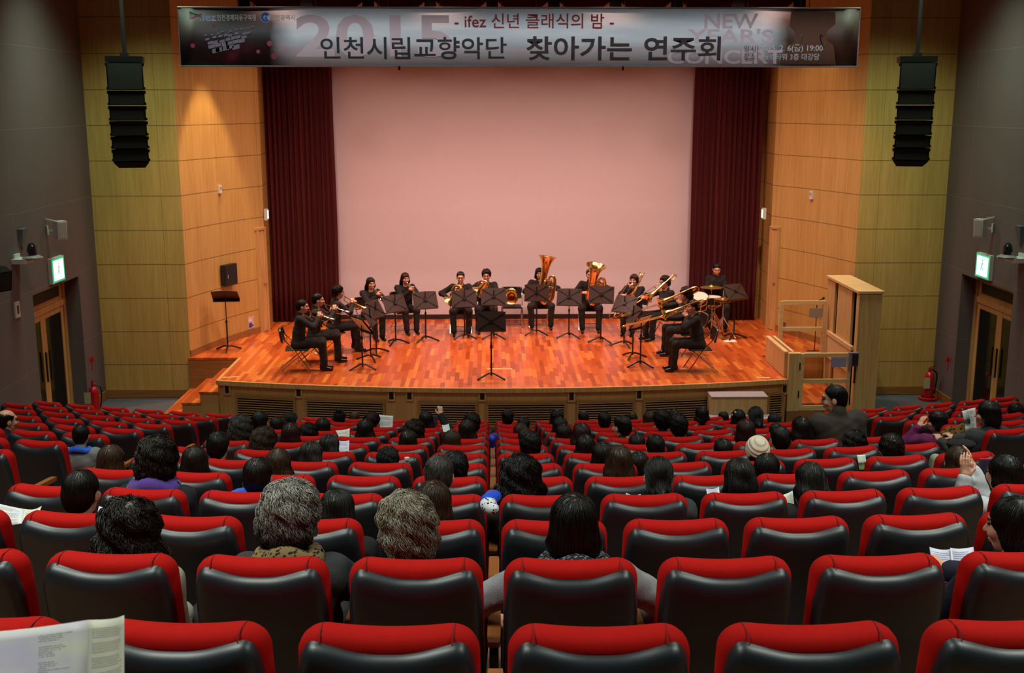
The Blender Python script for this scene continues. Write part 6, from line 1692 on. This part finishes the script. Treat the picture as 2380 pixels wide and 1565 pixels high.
def leaflet(pages, lb, thick=.0012, bend=.012):
    """pages: list of (px corner quad TL TR BR BL, (depth left, depth right, depth change top to bottom), material)"""
    c0 = None; root = None; nm = 0
    for quad, (yl, yr, dyb), m_ in pages:
        tl, tr, br, bl = quad; A = P(*tl, yl); B = P(*tr, yr); C = P(*br, yr-dyb); D_ = P(*bl, yl-dyb)
        if root is None:
            ctr = (A+B+C+D_)/4; root = thing('concert_leaflet', lb, 'leaflet', ctr, 0, 'concert leaflets in the audience')
        N = 8; vs = []; uvs = []
        nrm = (B-A).cross(D_-A).normalized()
        for jj in range(N+1):
            for ii in range(N+1):
                u, v = ii/N, jj/N; p = (A*(1-u)+B*u)*(1-v)+(D_*(1-u)+C*u)*v
                vs.append(p+nrm*bend*math.sin(u*PI)-root.location); uvs.append((u, 1-v))
        fs = [(jj*(N+1)+ii, jj*(N+1)+ii+1, (jj+1)*(N+1)+ii+1, (jj+1)*(N+1)+ii) for jj in range(N) for ii in range(N)]
        o = uvmesh('page', vs, fs, uvs, m_, 180); o.parent = root; o.modifiers.new('thick', 'SOLIDIFY').thickness = thick
    return root
rx = lambda n, x=0: row_y(n, x)
leaflet([(((-150, 1478), (205, 1442), (203, 1640), (-150, 1660)), (1.82, 1.80, .10), PG_N), (((205, 1442), (289, 1431), (289, 1610), (203, 1640)), (1.80, 1.76, .10), PG_N2)], 'large open cream leaflet with printed text at the bottom photo corner')
leaflet([(((-40, 1160), (57, 1184), (50, 1218), (-40, 1222)), (rx(2)+.95, rx(2)+.90, .12), PG_W), (((57, 1184), (97, 1177), (84, 1212), (50, 1218)), (rx(2)+.90, rx(2)+.92, .12), PG_C)], 'open white leaflet at the photo edge beside the short haired person')
leaflet([(((230, 1177), (256, 1179), (250, 1222), (220, 1222)), (rx(2)+.95, rx(2)+.92, .12), PG_L), (((256, 1176), (290, 1178), (284, 1222), (250, 1222)), (rx(2)+.92, rx(2)+.95, .12), PG_L)], 'open lilac leaflet held before the big curly hair, third row from camera')
leaflet([(((780, 1001), (813, 996), (812, 1024), (792, 1024)), (rx(8)+.5, rx(8)+.5, .1), PG_C)], 'cream leaflet held up beside the long black hair, ninth row area')
leaflet([(((785, 1025), (812, 1024), (811, 1052), (788, 1052)), (rx(6)+.75, rx(6)+.75, .1), PG_L)], 'lilac leaflet held by the bobbed person looking down, seventh row from camera')
leaflet([(((880, 964), (914, 967), (912, 1006), (884, 1006)), (rx(10)+.6, rx(10)+.6, .1), PG_W)], 'white printed leaflet held up beside the reddish thick hair near the stage')
leaflet([(((1027, 988), (1043, 985), (1047, 1003), (1030, 1004)), (rx(9)+.7, rx(9)+.7, .1), mat('white_card', '#d5dade', .6))], 'small white card held behind the raised phone')
leaflet([(((1641, 1136), (1671, 1132), (1674, 1160), (1645, 1160)), (rx(3)+.75, rx(3)+.75, .1), PG_L)], 'lilac printed leaflet beside the black bobbed person looking down, fourth row from camera')
leaflet([(((1816, 1152), (1842, 1141), (1850, 1206), (1832, 1206)), (rx(3)+.6, rx(3)+.6, .08), PIC_G)], 'green picture booklet read by the long black haired person, fourth row from camera')
leaflet([(((2160, 1272), (2212, 1277), (2216, 1352), (2172, 1352)), (rx(1, 1.5)+.85, rx(1, 1.5)+.80, .15), PG_L), (((2208, 1274), (2262, 1272), (2276, 1352), (2216, 1352)), (rx(1, 1.5)+.80, rx(1, 1.5)+.85, .15), PG_L)], 'open lilac leaflet with a peach dot above the second row, held by the edge person')
leaflet([(((2236, 956), (2252, 951), (2258, 1000), (2244, 1002)), (rx(7, 4)+.75, rx(7, 4)+.72, .08), PIC_B), (((2252, 951), (2267, 948), (2270, 1000), (2258, 1000)), (rx(7, 4)+.72, rx(7, 4)+.75, .08), PG_W)], 'picture leaflet read by the bobbed person in the right side block')
leaflet([(((1992, 1058), (2011, 1057), (2016, 1092), (1997, 1093)), (rx(5, 3)+.35, rx(5, 3)+.35, .05), PIC_G)], 'narrow green picture leaflet standing behind the black seat back, sixth row from camera')
leaflet([(((1455, 1146), (1489, 1149), (1492, 1172), (1452, 1172)), (rx(3)+.7, rx(3)+.7, .2), mat('white_card', '#d5dade', .6))], 'white leaflet edge beside the ponytailed person, fourth row from camera')
# phone
q = P(1010, 979, rx(10)+.62); t = thing('mobile_phone', 'red edged phone held up by the long haired person near the stage', 'phone', q)
m = MB(); m.box((0, 0, 0), (.075, .010, .13)); m.build('phone_case', mat('phone_red', '#8a1626', .4), t); m = MB(); m.box((0, -.006, 0), (.066, .003, .118)); m.build('screen', mat('phone_screen', '#15171c', .1, emit=('#2a2c38', .4)), t)
q = P(2288, 1092, rx(3, 3)+.62); t = thing('mobile_phone', 'pink phone held up in both hands beside the long black hair', 'phone', q)
m = MB(); m.box((0, 0, 0), (.075, .010, .14)); m.build('phone_case', mat('phone_pink', '#a03a50', .4), t); m = MB(); m.box((0, -.006, 0), (.066, .003, .126)); m.build('screen', mat('phone_screen', '#15171c'), t)
# bottle, bags
q = P(946, 1082, rx(5)+.45); t = thing('water_bottle', 'water bottle with white cap behind the sixth row seat backs', 'bottle', (q.x, q.y, row_z(5)+.66)); hb = P(946, 1064, q.y).z-t.location.z
m = MB(); m.lathe([(0, 0), (.032, 0), (.034, .01), (.034, hb-.09), (.028, hb-.06), (.014, hb-.03), (.014, hb-.018)], None, 16); m.build('bottle_body', M_PET, t); m = MB(); m.lathe([(0, hb-.018), (.02, hb-.018), (.02, hb), (0, hb+.002)], None, 12); m.build('cap', M_WPL, t)
def soft(nm, c, r, m_, lb, cat, seed=0, pat=None):
    rng = np.random.RandomState(seed); ph = rng.uniform(0, 6, 4)
    f = lambda p: np.maximum(d_ell(p, (0, 0, r[2]), r)+.012*np.sin(p[:, 0]*40+ph[0])*np.sin(p[:, 1]*34+ph[1])+.010*np.sin(p[:, 2]*46+ph[2]), -p[:, 2])
    v, g_ = nets(f, (-r[0]-.03, -r[1]-.03, -.02), (r[0]+.03, r[1]+.03, 2*r[2]+.03), .012)
    o = put(nm, MeshData().add(v, g_).mesh(nm, [m_]), None); o.location = c; return tag(o, lb, cat)
q = P(1140, 1152, rx(2)+.86); soft('pouch', (q.x, q.y, P(1140, 1172, q.y).z), (.040, .085, .032), mat('bright_blue_nylon', '#1f4fd0', .45), 'bright blue pouch lying in the middle gap, third row from camera', 'pouch', 2)
q = P(1141, 1175, rx(2)+.62); soft('tote_bag', (q.x, q.y, P(1141, 1196, q.y).z), (.040, .07, .035), spots_mat('zebra_print', '#d6dae0', '#14161c', 60), 'black and white patterned tote bag in the middle gap below the blue pouch', 'bag', 3)
q = P(1146, 1022, rx(7)+.5); soft('handbag', (q.x, q.y, P(1146, 1040, q.y).z), (.035, .08, .07), mat('deep_blue_nylon', '#1a2f9c', .5), 'blue handbag in the middle gap beside the eighth row from camera', 'bag', 4)
q = P(2222, 1010, rx(8, 4.6)+.02); soft('leopard_cloth', (q.x, row_y(8, q.x)-.06, P(2222, 1026, row_y(8, q.x)-.06).z), (.23, .05, .09), spots_mat('leopard_gold', '#7a5418', '#0c0904', 34), 'leopard patterned bag hung over a seat back in the right side block', 'bag', 5)
q = P(2175, 1086, rx(5, 3)+.3); soft('cream_bag', (q.x, q.y, q.z-.03), (.06, .08, .06), mat('pale_green_cloth', '#8e9680', .8), 'pale green bag beside the brown bobbed person, fifth row from camera', 'bag', 6)
